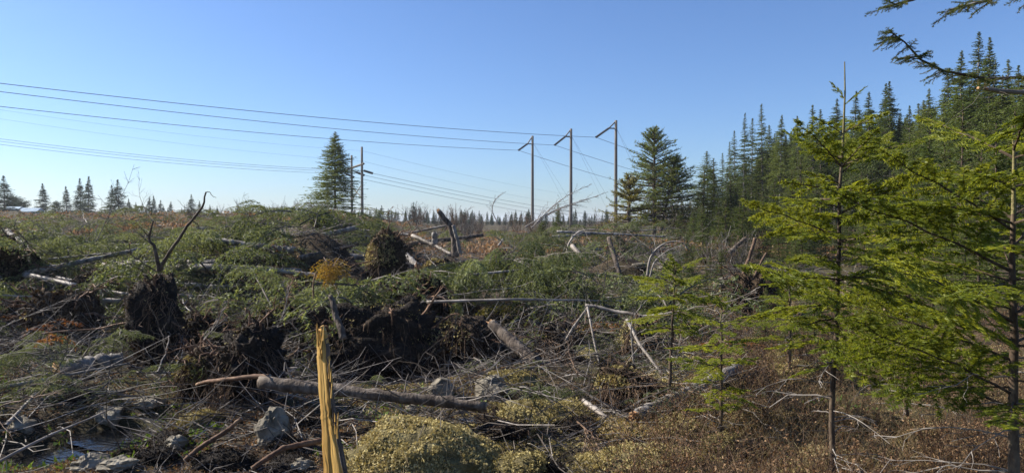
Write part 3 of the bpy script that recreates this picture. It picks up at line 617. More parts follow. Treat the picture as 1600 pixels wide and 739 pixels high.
obj('twig_litter', g.mesh('twig litter', [M['twig']]), label='grey twigs and sticks littering the whole cleared ground', cat='litter', kind='stuff')
def tris_at(g, P0, size, up, asp, mat=0, per=2, jit=1.0):
    N = len(P0)
    for k in range(per):
        D = nrm(RNG.normal(0, jit, (N, 3))+[0, 0, up]); W = nrm(np.cross(D, RNG.normal(0, 1, (N, 3)))); s = size*(.5+RNG.random(N))[:, None]
        p = P0+RNG.normal(0, .6, (N, 3))*s*[1, 1, .3]; V = np.stack([p-W*s*asp, p+W*s*asp, p+D*s], 1)
        g.add(V.reshape(-1, 3), np.arange(N*3).reshape(-1, 3), mat, np.repeat(np.clip(RNG.normal(.5, .22, N), 0, 1), 3))
def litter(name, label, mat, n, x0, x1, d0, d1, size, up, asp, per, ms=2.0, thr=-.1, seed=5, cat='litter'):
    global RNG; RNG = np.random.default_rng(seed); g = Geo()
    px, x, d, z = scatter_pts(n, x0, x1, d0, d1, lambda a, b, c: dry(a, b, c) & (fbm(c/ms, b/ms, seed, 3) > thr))
    tris_at(g, np.stack([x, d, z+.004], -1), size*np.clip(d/8, .6, 4)[:, None][:, 0][:, None].mean() if False else size, up, asp, 0, per)
    return obj(name, g.mesh(name, [M[mat]]), label=label, cat=cat, kind='stuff')
litter('leaf_litter', 'brown dead leaves and bark flakes strewn over the near ground', 'brushleaf', 60000, -80, 1700, 3.4, 14, .017, .3, .4, 2, 1.2, -.1, 11)
litter('needle_litter', 'straw coloured needles and chips strewn over the near ground', 'straw', 40000, -80, 1700, 3.4, 16, .02, .35, .18, 2, .9, -.02, 12)
litter('rust_leaves', 'small rust coloured leaves caught in the brush at lower right', 'rust', 5000, 980, 1700, 3.4, 11, .02, .6, .5, 1, .8, .02, 17)
litter('moss', 'golden sphagnum moss growing in patches over the near ground', 'mossleaf', 60000, 520, 1700, 3.4, 12, .013, 1.0, .5, 3, .7, .02, 13, 'moss')
litter('ground_plants', 'low green plants sprouting among the slash', 'herb', 14000, -80, 1400, 4.5, 20, .04, 1.0, .3, 2, 1.0, .1, 14, 'plants')
litter('far_brush', 'reddish brown brush on the far side of the cleared ground', 'brushleaf', 30000, -100, 1420, 26, 75, .14, 1.3, .3, 2, 6, -.03, 15, 'brush')
litter('far_grass', 'dry straw and green growth on the open ground before the forest', 'straw', 12000, 1000, 1420, 13, 50, .08, 1.2, .2, 2, 4, -.02, 16, 'brush')
RNG = np.random.default_rng(310); g = Geo()
px, x, d, z = scatter_pts(15500, 960, 1720, 3.3, 12, lambda a, b, c: fbm(c/.8, b/.8, 4, 2) > -.01)
k = RNG.random(len(x)) < np.interp(px, [960, 1120], [.25, 1]); x, d, z = x[k], d[k], z[k]; N = len(x); a_ = RNG.random(N)*6.28
D = np.stack([np.cos(a_)*.45, np.sin(a_)*.45, np.ones(N)], -1); C = curve(np.stack([x, d, z-.02], -1), D, .10+.5*RNG.random(N)**1.6, 5, .12, .07, RNG.normal(0, .12, (N, 3)))
g.tubes(C, np.linspace(.0024, .001, 5), 3, 0, var=RNG.random(N))
sb = branchlets(C, 2, .4, .9, lambda t: .45*(1.1-t), 40, 0, 3, .08, False, .1); g.tubes(sb, np.linspace(.0012, .0008, 3), 3, 0, var=RNG.random(len(sb)))
g.needles(C, .09, .02, .011, 1, False, 1, .3, .5, tmin=.25); g.needles(sb, .06, .018, .01, 1, False, 1, .3, .5)
obj('dry_brush', g.mesh('dry brush', [M['twig_br'], M['brushleaf']]), label='tangled brown dry brush with curled leaves under the near firs', cat='brush', kind='stuff')
RNG = np.random.default_rng(311); g = Geo()
px, x, d, z = scatter_pts(7500, 1000, 1700, 3.3, 9); N = len(x); a_ = RNG.random(N)*6.28
D = np.stack([np.cos(a_)*.5, np.sin(a_)*.5, np.ones(N)], -1); C = curve(np.stack([x, d, z], -1), D, .15+.3*RNG.random(N), 5, .35, .04)
g.tubes(C, np.linspace(.0018, .0006, 5), 3, 0, var=.8)
obj('dry_grass', g.mesh('dry grass', [M['straw']]), label='thin straw coloured grass blades in the brush at lower right', cat='grass', kind='stuff')

# ================================================================== rocks, roots, logs
def blob(seed, sx, sy, sz, amp=.25, freq=1.6, sub=4, mat='rock', flat=0):
    bm = bmesh.new(); bmesh.ops.create_icosphere(bm, subdivisions=sub, radius=1); V = np.array([v.co[:] for v in bm.verts]); F = np.array([[v.index for v in f.verts] for f in bm.faces]); bm.free()
    n = fbm(V[:, 0]*freq+seed*3.1+9, V[:, 1]*freq+V[:, 2]*1.7*freq+seed+9, seed, 4)+fbm(V[:, 2]*freq+seed+5, V[:, 1]*freq*1.3+V[:, 0]*freq+7, seed+5, 4)
    r = 1+n*amp*2
    V = V*r[:, None]
    if flat:
        g0 = np.random.default_rng(seed)
        for _ in range(flat):
            nn = nrm(g0.normal(0, 1, 3)); q = V@nn; lim = .62+.25*g0.random(); V = V-np.maximum(q-lim, 0)[:, None]*nn*.85
    g = Geo(); g.add(V*[sx, sy, sz], F); return g.mesh('rock' if mat == 'rock' else 'clod', [M[mat]], mat != 'rock' or not flat)
def on_ground(px, py, d=None):
    d = d or hit(px, py); x = X(px, d); return Vector((x, d, hz1(x, d)))
ROCKS = [(765, 622, 62, 40, 'pale rounded granite boulder at the right end of the fallen foreground log'), (690, 618, 44, 36, 'grey pointed stone behind the fallen log, left of the pale boulder'),
         (424, 700, 60, 70, 'tall grey stone wedged under the bark stripped root mass'), (170, 662, 42, 30, 'angular grey stone with a flat lit top at the edge of the water'),
         (140, 732, 60, 26, 'rounded grey stone at the bottom left beside the water'), (232, 636, 46, 16, 'low flat grey stone behind the water'), (272, 702, 36, 22, 'small dark stone right of the water'),
         (30, 672, 44, 26, 'mossy grey stone under the green bough at the left'), (178, 736, 60, 24, 'grey stone cut by the bottom edge of the photo at the left'), (462, 738, 44, 22, 'pale stone at the bottom left of the split post'),
         (1055, 412, 30, 14, 'pale boulder far off behind the arched branches'), (1000, 420, 26, 10, 'low pale stone right of the leaning pole'), (1030, 424, 22, 8, 'small pale stone between two boulders in the clearing'), (1133, 447, 34, 16, 'rounded grey stone left of the brown root plate'),
         (1195, 462, 26, 14, 'whitish stone right of the brown root plate'), (800, 640, 24, 12, 'small grey stone right of the pale boulder'), (838, 622, 26, 10, 'thin slab of grey stone in the moss'), (640, 642, 20, 9, 'small stone under the fallen log'), (112, 700, 18, 8, 'little grey stone in the water'), (735, 585, 20, 12, 'little stone below the brown bank')]
for i, (px, py, w, h, lab) in enumerate(ROCKS):
    p = on_ground(px, py); k = p.y/FPX; o = obj('rock', blob(400+i, w*k*.48, w*k*.42, h*k*.6, .32, 1.9, 4, 'rock', 5 if i in (1, 2, 3, 16) else 3), None, p+Vector((0, 0, h*k*.18)), lab, 'rock', None); o.rotation_euler = (rnd(-.2, .2), rnd(-.2, .2), rnd(-.6, .6))
def log(name, pts, r0, r1, lab, bark='bark_grey', splint=None, stubs=0, group=None, cat='log', seed=1, sides=12, moss=False):
    """a trunk lying along pts (world); splint: which ends are splintered (0/1)"""
    global RNG; RNG = np.random.default_rng(seed+900)
    pts = np.array([list(p) for p in pts], float); K = 26; tt = np.linspace(0, len(pts)-1, K); C = np.stack([np.interp(tt, np.arange(len(pts)), pts[:, j]) for j in range(3)], -1)
    org = C[0].copy(); C = C-org; C[1:-1] += RNG.normal(0, r0*.06, (K-2, 3)); C[:, 2] += np.sin(np.linspace(0, math.pi, K)*(1+seed % 3))*r0*.5*(r0 < .05); rr_ = np.linspace(r0, r1, K)*(1+RNG.normal(0, .05, K))
    t = thing(name, org, lab, cat, group); g = Geo(); g.tubes(C, rr_, sides, 0, cap=1); g.v[0] = g.v[0]+RNG.normal(0, r0*.055, g.v[0].shape); obj('bark', g.mesh('bark', [M[bark], M['wood_o'] if splint is not None else M['pale']], True), t)
    L = np.linalg.norm(C[-1]-C[0]); T = (C[-1]-C[0])/L
    if splint is not None:
        for e in splint:
            c = C[0] if e == 0 else C[-1]; dr = -T if e == 0 else T; n = 26; a = RNG.random(n)*6.28; q = nrm(np.cross(dr, [.1, .2, 1])); w = np.cross(dr, q); rad_ = (r0 if e == 0 else r1)
            p0 = c+(np.cos(a)[:, None]*q+np.sin(a)[:, None]*w)*rad_*.62*RNG.random(n)[:, None]**.5-dr*.05; g = Geo()
            g.tubes(curve(p0, dr+RNG.normal(0, .1, (n, 3)), rad_*(.5+1.6*RNG.random(n)), 3, 0, .02), np.array([rad_*.3, rad_*.22, rad_*.02]), 4, 0); obj('splinters', g.mesh('splinters', [M['wood_o']]), t)
    if stubs:
        ti = RNG.random(stubs)*.9+.05; k = (ti*(K-1)).astype(int); D = nrm(RNG.normal(0, 1, (stubs, 3))+[0, 0, .6]); g = Geo()
        SC = curve(C[k], D, (r0*2.5+.25*RNG.random(stubs)), 4, 0, .05)
        for c1 in SC: g = Geo(); g.tubes(c1, np.linspace(r0*.13, r0*.05, 4), 4, 0, var=.6); obj('branch_stub', g.mesh('branch stub', [M['twig']]), t)
    return t
def lg(px, py, d): return P(px, py, d)
def og(px, py, up=.06):                          # a point lying on the ground, 'up' metres above it
    d = hit(px, py)
    for _ in range(4): d = hit(px, py+up/d*FPX)
    x = X(px, d); return Vector((x, d, hz1(x, d)+up))
log('log', [og(404, 600, .38), og(760, 638, .18)], .052, .036, 'fallen trunk with a silvery lit top lying across the foreground behind the split post', 'bark', stubs=14, seed=2, sides=16)
log('log', [lg(768, 506, 8.6), lg(846, 576, 8.0)], .06, .08, 'snapped trunk with a splintered orange end leaning up out of the moss', 'bark', [0], 3, seed=3)
log('log', [og(993, 655, .09), og(1155, 577, .14)], .06, .06, 'pale barked log lying in the brush at right, pointing away', 'bark_grey', [0], 6, seed=4)
log('log', [og(85, 577, .12), og(188, 564, .16)], .085, .08, 'short grey log with a torn yellow end left of the black root plate', 'bark_grey', [1], 5, seed=5)
log('log', [og(912, 628, .1), og(962, 668, .06)], .02, .028, 'thin pale broken log in the moss left of the brush', 'pale', None, 3, seed=6)
log('log', [og(150, 412, .3), og(300, 411, .3), og(345, 412, .3)], .06, .05, 'upper of two long pale logs behind the black root plate', 'pale', None, 6, seed=7)
log('log', [og(160, 418, .3), og(320, 419, .3), og(470, 426, .3)], .085, .05, 'lower and longer of two pale logs behind the black root plate', 'pale', None, 9, seed=8)
log('log', [og(-60, 422, .35), og(50, 432, .35), og(118, 448, .3)], .055, .04, 'pale log slanting down at the left edge of the photo', 'pale', None, 6, seed=9)
log('log', [og(88, 435, .3), og(150, 452, .3), og(220, 462, .3)], .03, .025, 'thin pale stem in the slash left of the black root plate', 'pale', None, 5, seed=10)
log('log', [og(125, 474, .25), og(300, 466, .25)], .04, .035, 'thin pale stem passing behind the black root plate', 'pale', None, 4, seed=11)
log('log', [og(667, 474, .5), og(800, 473, .55), og(975, 472, .42)], .02, .014, 'long thin pale stem lying on the drooping spruce crown in the middle', 'pale', None, 8, seed=12)
log('log', [og(400, 420, .35), og(500, 436, .35)], .05, .03, 'grey stem slanting right of the long pale logs', 'pale', None, 5, seed=13)
log('log', [lg(0, 351, 42), lg(52, 349, 43)], .12, .1, 'pale log on the far left ground near the skyline', 'pale', None, 0, seed=14)
log('log', [lg(580, 366, 30), lg(640, 364, 30), lg(700, 352, 30)], .06, .04, 'pale bent stem reaching toward the snapped leaning snag', 'pale', None, 6, seed=15)
log('log', [lg(644, 368, 26), lg(680, 384, 25), lg(706, 398, 24)], .07, .05, 'pale stem sloping down to the foot of the snapped snag', 'pale', None, 5, seed=16)
log('log', [lg(870, 362, 27), lg(970, 366, 27), lg(1040, 370, 27)], .05, .03, 'grey log along the top of the heap below the right tall pole', 'bark_grey', None, 12, seed=17)
log('leaning_pole', [lg(951, 372, 17.5), lg(962, 408, 16.8), lg(972, 440, 16.5)], .05, .06, 'dark broken pole leaning in the middle of the clearing', 'bark', [0], 0, cat='pole', seed=18)
log('stick', [lg(894, 384, 22), lg(912, 404, 21)], .07, .07, 'short pale split stick poking from the heap left of the leaning pole', 'pale', [1], 0, cat='stick', seed=19)
log('snag', [lg(712, 402, 22), lg(709, 372, 22), lg(703, 352, 22), lg(685, 330, 22)], .11, .075, 'snapped leaning snag with a jagged top on the skyline', 'bark', [1], 4, cat='snag', seed=20)
log('snag', [lg(719, 396, 21.5), lg(714, 372, 21.5), lg(708, 352, 21.5)], .06, .05, 'thin pale split stem leaning on the snapped snag', 'pale', None, 0, cat='snag', seed=21)
log('stump', [lg(679, 382, 23), lg(679, 364, 23)], .1, .09, 'small upright stub left of the snapped snag', 'bark_grey', None, 0, cat='stump', seed=22)
log('log', [lg(536, 530, 7.9), lg(515, 462, 8.1)], .04, .03, 'thin broken brown stub standing behind the split post', 'bark', None, 5, cat='snag', seed=23)
log('stick', [lg(874, 550, 8.6), lg(897, 512, 8.7), lg(919, 480, 8.8)], .018, .014, 'left leg of the propped pair of bare pale sticks in the middle', 'pale', None, 2, cat='stick', seed=24)
log('stick', [lg(918, 480, 8.75), lg(928, 530, 8.4), lg(938, 574, 8.1)], .014, .01, 'right thin twiggy leg of the propped pair of bare sticks', 'pale', None, 12, cat='stick', seed=25)
log('stick', [lg(915, 478, 8.9), lg(960, 485, 8.8), lg(1010, 497, 8.6)], .022, .02, 'bare stick running right from the top of the propped pair', 'pale', None, 5, cat='stick', seed=26)
log('stick', [lg(980, 500, 7.6), lg(1000, 540, 7.2), lg(1035, 585, 6.8)], .018, .014, 'pale bent stick left of the small fir sapling', 'pale', None, 6, cat='stick', seed=27)
log('stick', [lg(1150, 470, 13), lg(1165, 420, 13), lg(1180, 372, 13)], .04, .03, 'left brown stick rising from the brown root plate', 'twig_br', None, 3, cat='stick', seed=28)
log('stick', [lg(1160, 470, 12.5), lg(1180, 430, 12.5), lg(1198, 395, 12.5)], .03, .02, 'right brown stick rising from the brown root plate', 'twig_br', None, 3, cat='stick', seed=29)
log('stick', [lg(1140, 395, 20), lg(1165, 372, 20)], .07, .05, 'short brown stub slanting up before the forest', 'bark', [1], 2, cat='stick', seed=30)
log('stick', [og(-20, 735, .2), og(80, 680, .25), og(175, 640, .3)], .009, .006, 'long thin pale stick slanting over the water at lower left', 'pale', None, 3, cat='stick', seed=31)
log('stick', [og(60, 523, .25), og(150, 515, .35), og(205, 506, .5)], .013, .008, 'thin orange brown stick pointing left from the black root plate', 'root', None, 4, cat='stick', seed=32)
log('stick', [og(390, 735, .1), og(440, 705, .2), og(500, 692, .2)], .014, .02, 'torn red brown stick low beside the left of the split post', 'root', None, 4, cat='stick', seed=33)
log('stick', [og(285, 722, .05), og(330, 690, .15), og(375, 655, .3)], .018, .014, 'curved brown root stick rising to the bark stripped root mass', 'root', None, 4, cat='stick', seed=34)
log('stick', [og(305, 602, .25), og(345, 594, .36), og(420, 590, .42)], .012, .02, 'peeled red brown stick at the left end of the fallen foreground log', 'root', None, 5, cat='stick', seed=35)

lp = [log('log', [Vector((X(430+40*k, 16+k), 16+k, hz1(X(430+40*k, 16+k), 16+k)+.15)), Vector((X(430+40*k, 16+k)+1.6+.3*k, 16.3+k, hz1(X(430+40*k, 16+k)+1.6, 16+k)+.2))], .07, .05, 'short broken trunk lying in the slash behind the ochre bough, %s' % ('nearest', 'second', 'third', 'farthest')[k], ('bark', 'bark_grey', 'bark', 'bark_grey')[k], [k % 2], 4, seed=80+k) for k in range(4)]
for i in range(46):
    px = rnd(-40, 930); d = math.exp(rnd(math.log(11), math.log(36))); x = X(px, d)
    if blocked(x, d): continue
    a, b = where(px, d); copy_tree(lp[i % 4], (x, d, hz1(x, d)+rnd(.08, .3)), (rnd(-.1, .1), rnd(-.35, .2), rnd(-.7, .7)+rnd(0, 1)*math.pi*(i % 2)), rnd(.5, 1.25), 'short broken brown trunk %s, %s' % (a, b), 'broken trunks %s %s' % (a, b))
# root plates and clods
def root_plate(px, py, d, w, h, th, lab, mat='peat', roots=14, rl=.5, yaw=0, seed=1, fine=160, moss=0, rootmat='root', cat='root plate', lift=0, name='root_plate'):
    """w, h in metres; px, py of the foot"""
    global RNG; RNG = np.random.default_rng(seed+500); x = X(px, d); z0 = hz1(x, d)+lift
    t = thing(name, (x, d, z0), lab, cat, None, (0, 0, yaw)); b = obj('soil', blob(seed, w*.52, th, h*.55, .44, 2.6, 5, mat), t, (0, 0, h*.48))
    for i in range(roots):
        a = RNG.random()*6.28; p0 = np.array([[math.cos(a)*w*.36, -th*.5*RNG.random(), h*.5+math.sin(a)*h*.38]]); D = np.array([[math.cos(a), -.4+RNG.normal(0, .4), math.sin(a)]])
        g = Geo(); L = rl*(.5+RNG.random()); ax = curve(p0, D, [L], 8, .25, .07); g.tubes(ax, np.linspace(.02*(w**.5), .004, 8), 5, 0); la = branchlets(ax, 5, .3, .95, lambda t: .5*(1.1-t), 45, .2, 5, .08, False); g.tubes(la, np.linspace(.006, .002, 5), 3, 0)
        obj('root', g.mesh('root', [M[rootmat]], True), t)
    n = fine; a = RNG.random(n)*6.28; rr_ = RNG.random(n)**.5; p0 = np.stack([np.cos(a)*w*.48*rr_, -th*(.75-.5*rr_), h*.48+np.sin(a)*h*.5*rr_], -1)
    g = Geo(); g.tubes(curve(p0, np.stack([np.cos(a)*.6, -.8+0*a, np.sin(a)*.3], -1), .1+.28*RNG.random(n), 5, .9, .12), np.linspace(.004, .0012, 5), 3, 0, var=RNG.random(n))
    q = obj('fine_roots', g.mesh('fine roots', [M['twig_br']]), t, kind='stuff')
    me = b.data; fc = np.array([p.vertices[:] for p in me.polygons]); VV = np.empty(len(me.vertices)*3, np.float32); me.vertices.foreach_get('co', VV); VV = VV.reshape(-1, 3)[fc]; nn = int(2600*(.4+w)*(.15 if mat == 'mossbody' else 1)); w_ = RNG.dirichlet((1, 1, 1), nn)
    Q = (VV[RNG.integers(0, len(VV), nn)]*w_[:, :, None]).sum(1); g = Geo(); tris_at(g, Q+[0, 0, h*.48], .022*max(1, d/9), .2, .5, 0, 2); obj('soil_crumbs', g.mesh('soil crumbs', [M['crumb']]), t, kind='stuff')
    if moss:
        g = Geo(); a = RNG.random(moss)*6.28; e = RNG.random(moss)*1.6-.1; Q = np.stack([np.cos(a)*np.cos(e)*w*.55-.04, np.sin(a)*np.cos(e)*th*1.05, h*.48+np.sin(e)*h*.58], -1)
        Q = Q[Q[:, 0] < .2*w] if seed == 32 else Q; tris_at(g, Q, .022*max(1, d/9), .6, .4, 0, 2); obj('moss', g.mesh('moss', [M['mossleaf']]), t, kind='stuff')
    return t
rp = root_plate(243, 560, 8.1, .56, 1.06, .26, 'tall black upturned root plate with a forked bare branch on top, left of centre', roots=12, rl=.35, seed=31, fine=260, moss=40, lift=-.05)
base = rp.location
for nm, pts, r in (('forked_branch', [(248, 425), (241, 385), (232, 372), (240, 347)], .02), ('forked_branch', [(250, 425), (262, 395), (300, 345), (318, 322), (322, 300)], .018), ('twig', [(322, 300), (330, 303), (338, 310)], .004), ('twig', [(232, 372), (226, 362), (219, 355)], .007), ('twig', [(300, 345), (308, 350), (312, 358)], .006), ('twig', [(300, 345), (296, 330), (278, 312)], .003),
                   ('twig', [(246, 425), (205, 400), (201, 380)], .007)):
    p = np.array([P(a, b, 8.1)-base for a, b in pts]); tt = np.linspace(0, len(p)-1, 12); C = np.stack([np.interp(tt, np.arange(len(p)), p[:, j]) for j in range(3)], -1)+RNG.normal(0, .006, (12, 3))
    g = Geo(); g.tubes(C, np.linspace(r*1.3, r*.5, 12), 6); obj(nm, g.mesh(nm, [M['bark_fir']], True), rp)
root_plate(604, 450, 13.6, .62, .92, .3, 'moss capped root plate with a pale lit left side right of the yellow bough', 'peat_br', 16, .7, .3, 32, 260, 2600, lift=.05)
root_plate(686, 446, 14.2, .7, .8, .35, 'rounded stump like root plate with hanging roots below the snapped snag', 'peat_br', 12, .45, .2, 33, 200, 700, lift=.05)
root_plate(600, 600, 9.0, 1.9, 1.1, .35, 'wide black bank of torn up peat behind the fallen foreground log', 'peat', 16, .7, 0, 34, 520, 260, lift=-.35)
root_plate(720, 580, 9.0, .75, .5, .4, 'brown clod of roots and stone at the right end of the black peat bank', 'peat_br', 8, .35, 0, 35, 200, 400, lift=-.1)
root_plate(392, 690, 6.35, .5, .62, .28, 'bark stripped root mass at the left end of the fallen foreground log', 'peat', 16, .45, .2, 36, 200, 60)
root_plate(318, 660, 6.6, .38, .35, .25, 'brown mossy root clump left of the bark stripped root mass', 'peat_br', 8, .3, .2, 37, 160, 500)
root_plate(1180, 500, 12.5, 1.0, .75, .4, 'brown root plate with dark hollow behind the right saplings', 'peat_br', 14, .7, -.3, 38, 200, 0)
root_plate(1000, 560, 8.7, .35, .45, .25, 'brownish mossy clod left of the small fir sapling', 'peat_br', 8, .3, 0, 39, 120, 500)
root_plate(980, 650, 6.6, .45, .28, .3, 'straw coloured tussock of dead grass behind the pale log end', 'peat_br', 5, .2, 0, 40, 700, 900, 'straw')
root_plate(860, 575, 8.6, .3, .28, .2, 'reddish torn roots at the foot of the snapped leaning trunk', 'peat_br', 14, .3, 0, 41, 260, 0)
root_plate(325, 560, 9.5, .6, .34, .3, 'dark tangle of roots and soil right of the tall black root plate', 'peat', 14, .6, 0, 42, 200, 300)
root_plate(440, 540, 9.9, .5, .36, .3, 'dark tangled clod left of the black peat bank', 'peat', 12, .6, 0, 43, 160, 400)
root_plate(850, 455, 15.5, .8, .5, .4, 'reddish root clod in the slash above the drooping spruce crown', 'peat_br', 12, .6, 0, 44, 120, 0)
root_plate(760, 450, 16.5, 1.2, .6, .4, 'rounded brown clod with curled roots right of the stump like root plate', 'peat_br', 14, .6, 0, 45, 160, 200)
for nm, mt, lf, n, x0, x1, d0, d1, lab, sm, s0, s1 in (
    ('moss_hummock', 'mossbody', 'mossleaf', 28, 760, 1250, 4.2, 11, 'small golden moss hummock', 2600, .10, .24),
    ('soil_clod', 'peat', 'crumb', 100, -60, 1200, 4.6, 16, 'black clod of torn up soil', 1500, .06, .18),
    ('moss_hummock', 'mossbody', 'straw', 40, 950, 1700, 3.8, 9, 'tawny tussock in the brown brush', 2200, .10, .2)):
    ms = []
    for i in range(4):
        RNG = np.random.default_rng(600+i+len(lab)); b = blob(610+i, 1, 1, .6, .25, 2.2, 3, mt); V = np.empty(len(b.vertices)*3, np.float32); b.vertices.foreach_get('co', V); V = V.reshape(-1, 3)
        F = np.array([p.vertices[:] for p in b.polygons]); g = Geo(); g.add(V, F, 0); Q = V[V[:, 2] > -.1]; Q = Q[RNG.integers(0, len(Q), sm)]+RNG.normal(0, .06, (sm, 3)); tris_at(g, Q, .06, .6, .5, 1, 2); ms.append(g.mesh(nm, [M[mt], M[lf]]))
    i = 0
    while i < n:
        px = rnd(x0, x1); d = math.exp(rnd(math.log(d0), math.log(d1))); x = X(px, d)
        if blocked(x, d) or any(((x-X(a, b))/rx/1.5)**2+((d-b)/ry/1.5)**2 < 1 for a, b, rx, ry in WET): continue
        i += 1; sc = rnd(s0, s1); a, b = where(px, d); o = obj(nm, ms[i % 4], None, (x, d, hz1(x, d)), '%s %s, %s' % (lab, a, b), 'clod' if 'clod' in nm else 'moss', '%s %s %s' % (nm.replace('_', ' ')+'s', a, b)); o.scale = (sc*rnd(.8, 1.5), sc*rnd(.8, 1.4), sc); o.rotation_euler = (rnd(-.3, .3), rnd(-.3, .3), rnd(0, 6))
clump = [root_plate(px, 500, d, w, h, th, lab, mt, nr, rl, 0, sd, 110, 60) for px, d, w, h, th, lab, mt, nr, rl, sd in (
    (815, 19, .7, .5, .3, 'red brown root clump left of the leaning pole', 'peat_br', 12, .5, 71), (150, 12.5, .6, .45, .3, 'dark root clump left of the tall black root plate', 'peat', 12, .5, 72), (430, 15, .7, .5, .3, 'brown root clump below the lone spruce heap', 'peat_br', 14, .6, 73))]
for i in range(34):
    px = rnd(-40, 1150); d = math.exp(rnd(math.log(8.5), math.log(27))); x = X(px, d)
    if blocked(x, d): continue
    a, b = where(px, d); s = rnd(.5, 1.15); copy_tree(clump[i % 3], (x, d, hz1(x, d)-.05), (rnd(-.3, .3), rnd(-.2, .2), rnd(-1.2, 1.2)), (s, s, s*rnd(.7, 1.2)), 'torn up root clump %s, %s' % (a, b), 'root clumps %s %s' % (a, b))
def mound(px, py, w, h, dp, lab, seed, n=5000, mat='mossbody', leaf='mossleaf', sz=.014):
    global RNG; RNG = np.random.default_rng(seed); p = on_ground(px, py); t = thing('moss_mound', p, lab, 'moss mound'); me = blob(seed, w, dp, h, .18, 2.2, 5, mat); obj('body', me, t)
    V = np.empty(len(me.vertices)*3, np.float32); me.vertices.foreach_get('co', V); V = V.reshape(-1, 3); V = V[V[:, 2] > -h*.2]; n = int(n*1.8); fc = np.array([p.vertices[:] for p in me.polygons]); VV = np.empty(len(me.vertices)*3, np.float32); me.vertices.foreach_get('co', VV); VV = VV.reshape(-1, 3)[fc]; VV = VV[VV[:, :, 2].mean(1) > -h*.15]; w_ = RNG.dirichlet((1, 1, 1), n); Q = (VV[RNG.integers(0, len(VV), n)]*w_[:, :, None]).sum(1)+RNG.normal(0, .006, (n, 3)); Q = Q[fbm(Q[:, 0]*9, Q[:, 1]*9+Q[:, 2]*7, seed, 2) > -.12]
    g = Geo(); tris_at(g, Q, sz, .5, .45, 0, 3); ns = int(n*.07); q = Q[RNG.integers(0, len(Q), ns)]; D = RNG.normal(0, 1, (ns, 3)); D[:, 2] = abs(D[:, 2])*.4
    g.tubes(curve(q, D, .04+.12*RNG.random(ns), 5, .5, .08), np.linspace(.0013, .0006, 5), 3, 1, var=RNG.random(ns)); obj('moss', g.mesh('moss', [M[leaf], M['straw']]), t, kind='stuff')
mound(660, 735, .52, .30, .42, 'big golden moss mound with a dark torn front at the bottom centre', 50, 9000)
mound(840, 655, .42, .12, .3, 'low moss cushion right of the pale boulder', 51, 4000)
mound(1010, 735, .5, .12, .3, 'low yellowish moss cushion at the bottom right of centre', 52, 4000)
mound(310, 665, .16, .09, .12, 'small olive moss cushion behind the water', 53, 2500)
mound(800, 600, .3, .12, .25, 'moss pad behind the pale boulder', 54, 2500)
mound(1330, 560, .5, .12, .3, 'ochre moss patch in the brush behind the two near firs', 55, 3000)

# ------------------------------------------------------------------ split post
def split_post():
    d = 3.5; x0 = X(516, d); t = thing('split_post', (x0, d, hz1(x0, d)-.1), 'splintered golden wooden post with a jagged tip standing in the foreground', 'post'); b = t.location
    def slab(name, rows, th, seed, mat):
        global RNG; RNG = np.random.default_rng(seed); V = []; n = len(rows)
        ys = np.linspace(0, n-1, 40); L = np.interp(ys, range(n), [r[1] for r in rows]); Rr = np.interp(ys, range(n), [r[2] for r in rows]); Y = np.interp(ys, range(n), [r[0] for r in rows])
        g = Geo(); W = 7
        for k in range(40):
            jl, jr = RNG.normal(0, .6, 2)
            for f in (0, 1):
                for j in range(W):
                    s = j/(W-1); px = (L[k]+jl)*(1-s)+(Rr[k]+jr)*s; p = P(px, Y[k], d)-b; rid = .0018*math.sin(j*2.3+seed)+RNG.normal(0, .0007)
                    V.append((p.x, (-(th/2)*(1-.35*abs(2*s-1)) if f == 0 else th/2)+rid-(px-516)/45*.085, p.z))
        V = np.array(V).reshape(40, 2, W, 3); idx = np.arange(40*2*W).reshape(40, 2, W); F = []
        for k in range(39):
            for j in range(W-1):
                F += [(idx[k, 0, j], idx[k+1, 0, j], idx[k+1, 0, j+1], idx[k, 0, j+1]), (idx[k, 1, j+1], idx[k+1, 1, j+1], idx[k+1, 1, j], idx[k, 1, j])]
            F += [(idx[k, 1, 0], idx[k+1, 1, 0], idx[k+1, 0, 0], idx[k, 0, 0]), (idx[k, 0, W-1], idx[k+1, 0, W-1], idx[k+1, 1, W-1], idx[k, 1, W-1])]
        for j in range(W-1): F += [(idx[0, 0, j], idx[0, 0, j+1], idx[0, 1, j+1], idx[0, 1, j])]
        g.add(V.reshape(-1, 3), F); obj(name, g.mesh(name, [M[mat]]), t)
    slab('split_face', [(517, 492, 497), (540, 491, 504), (560, 491, 507), (640, 497, 511), (660, 498, 513), (740, 502, 520), (860, 508, 530)], .05, 1, 'wood')
    slab('split_face', [(511, 498, 501), (524, 497, 508), (545, 497, 510), (600, 500, 516), (648, 510.5, 517), (668, 512, 523), (740, 520, 541), (860, 530, 560)], .055, 2, 'wood')
    global RNG; RNG = np.random.default_rng(5)
    for i in range(16):
        row = (515, 524, 540, 575, 600, 640, 660)[i % 7]+rnd(0, 12); px = 493+rnd(0, 13)+(row-515)*.03 if row < 560 else (row-512)*.135+509+rnd(-3, 3)
        g = Geo(); q = P(px, row+14, d)-b; q.y = -.03-(px-516)/45*.085; g.tubes(curve(np.array([list(q)]), np.array([[rnd(-.1, .12), -.05, 1]]), [rnd(.04, .11)], 4, 0, .02), np.array([.005, .004, .003, .0006]), 4, 0); obj('splinter', g.mesh('splinter', [M['wood']]), t)
    slab('bark_strip', [(530, 507, 509), (600, 513.5, 516), (660, 521, 525), (740, 540, 544), (860, 559, 564)], .06, 3, 'bark')
split_post()

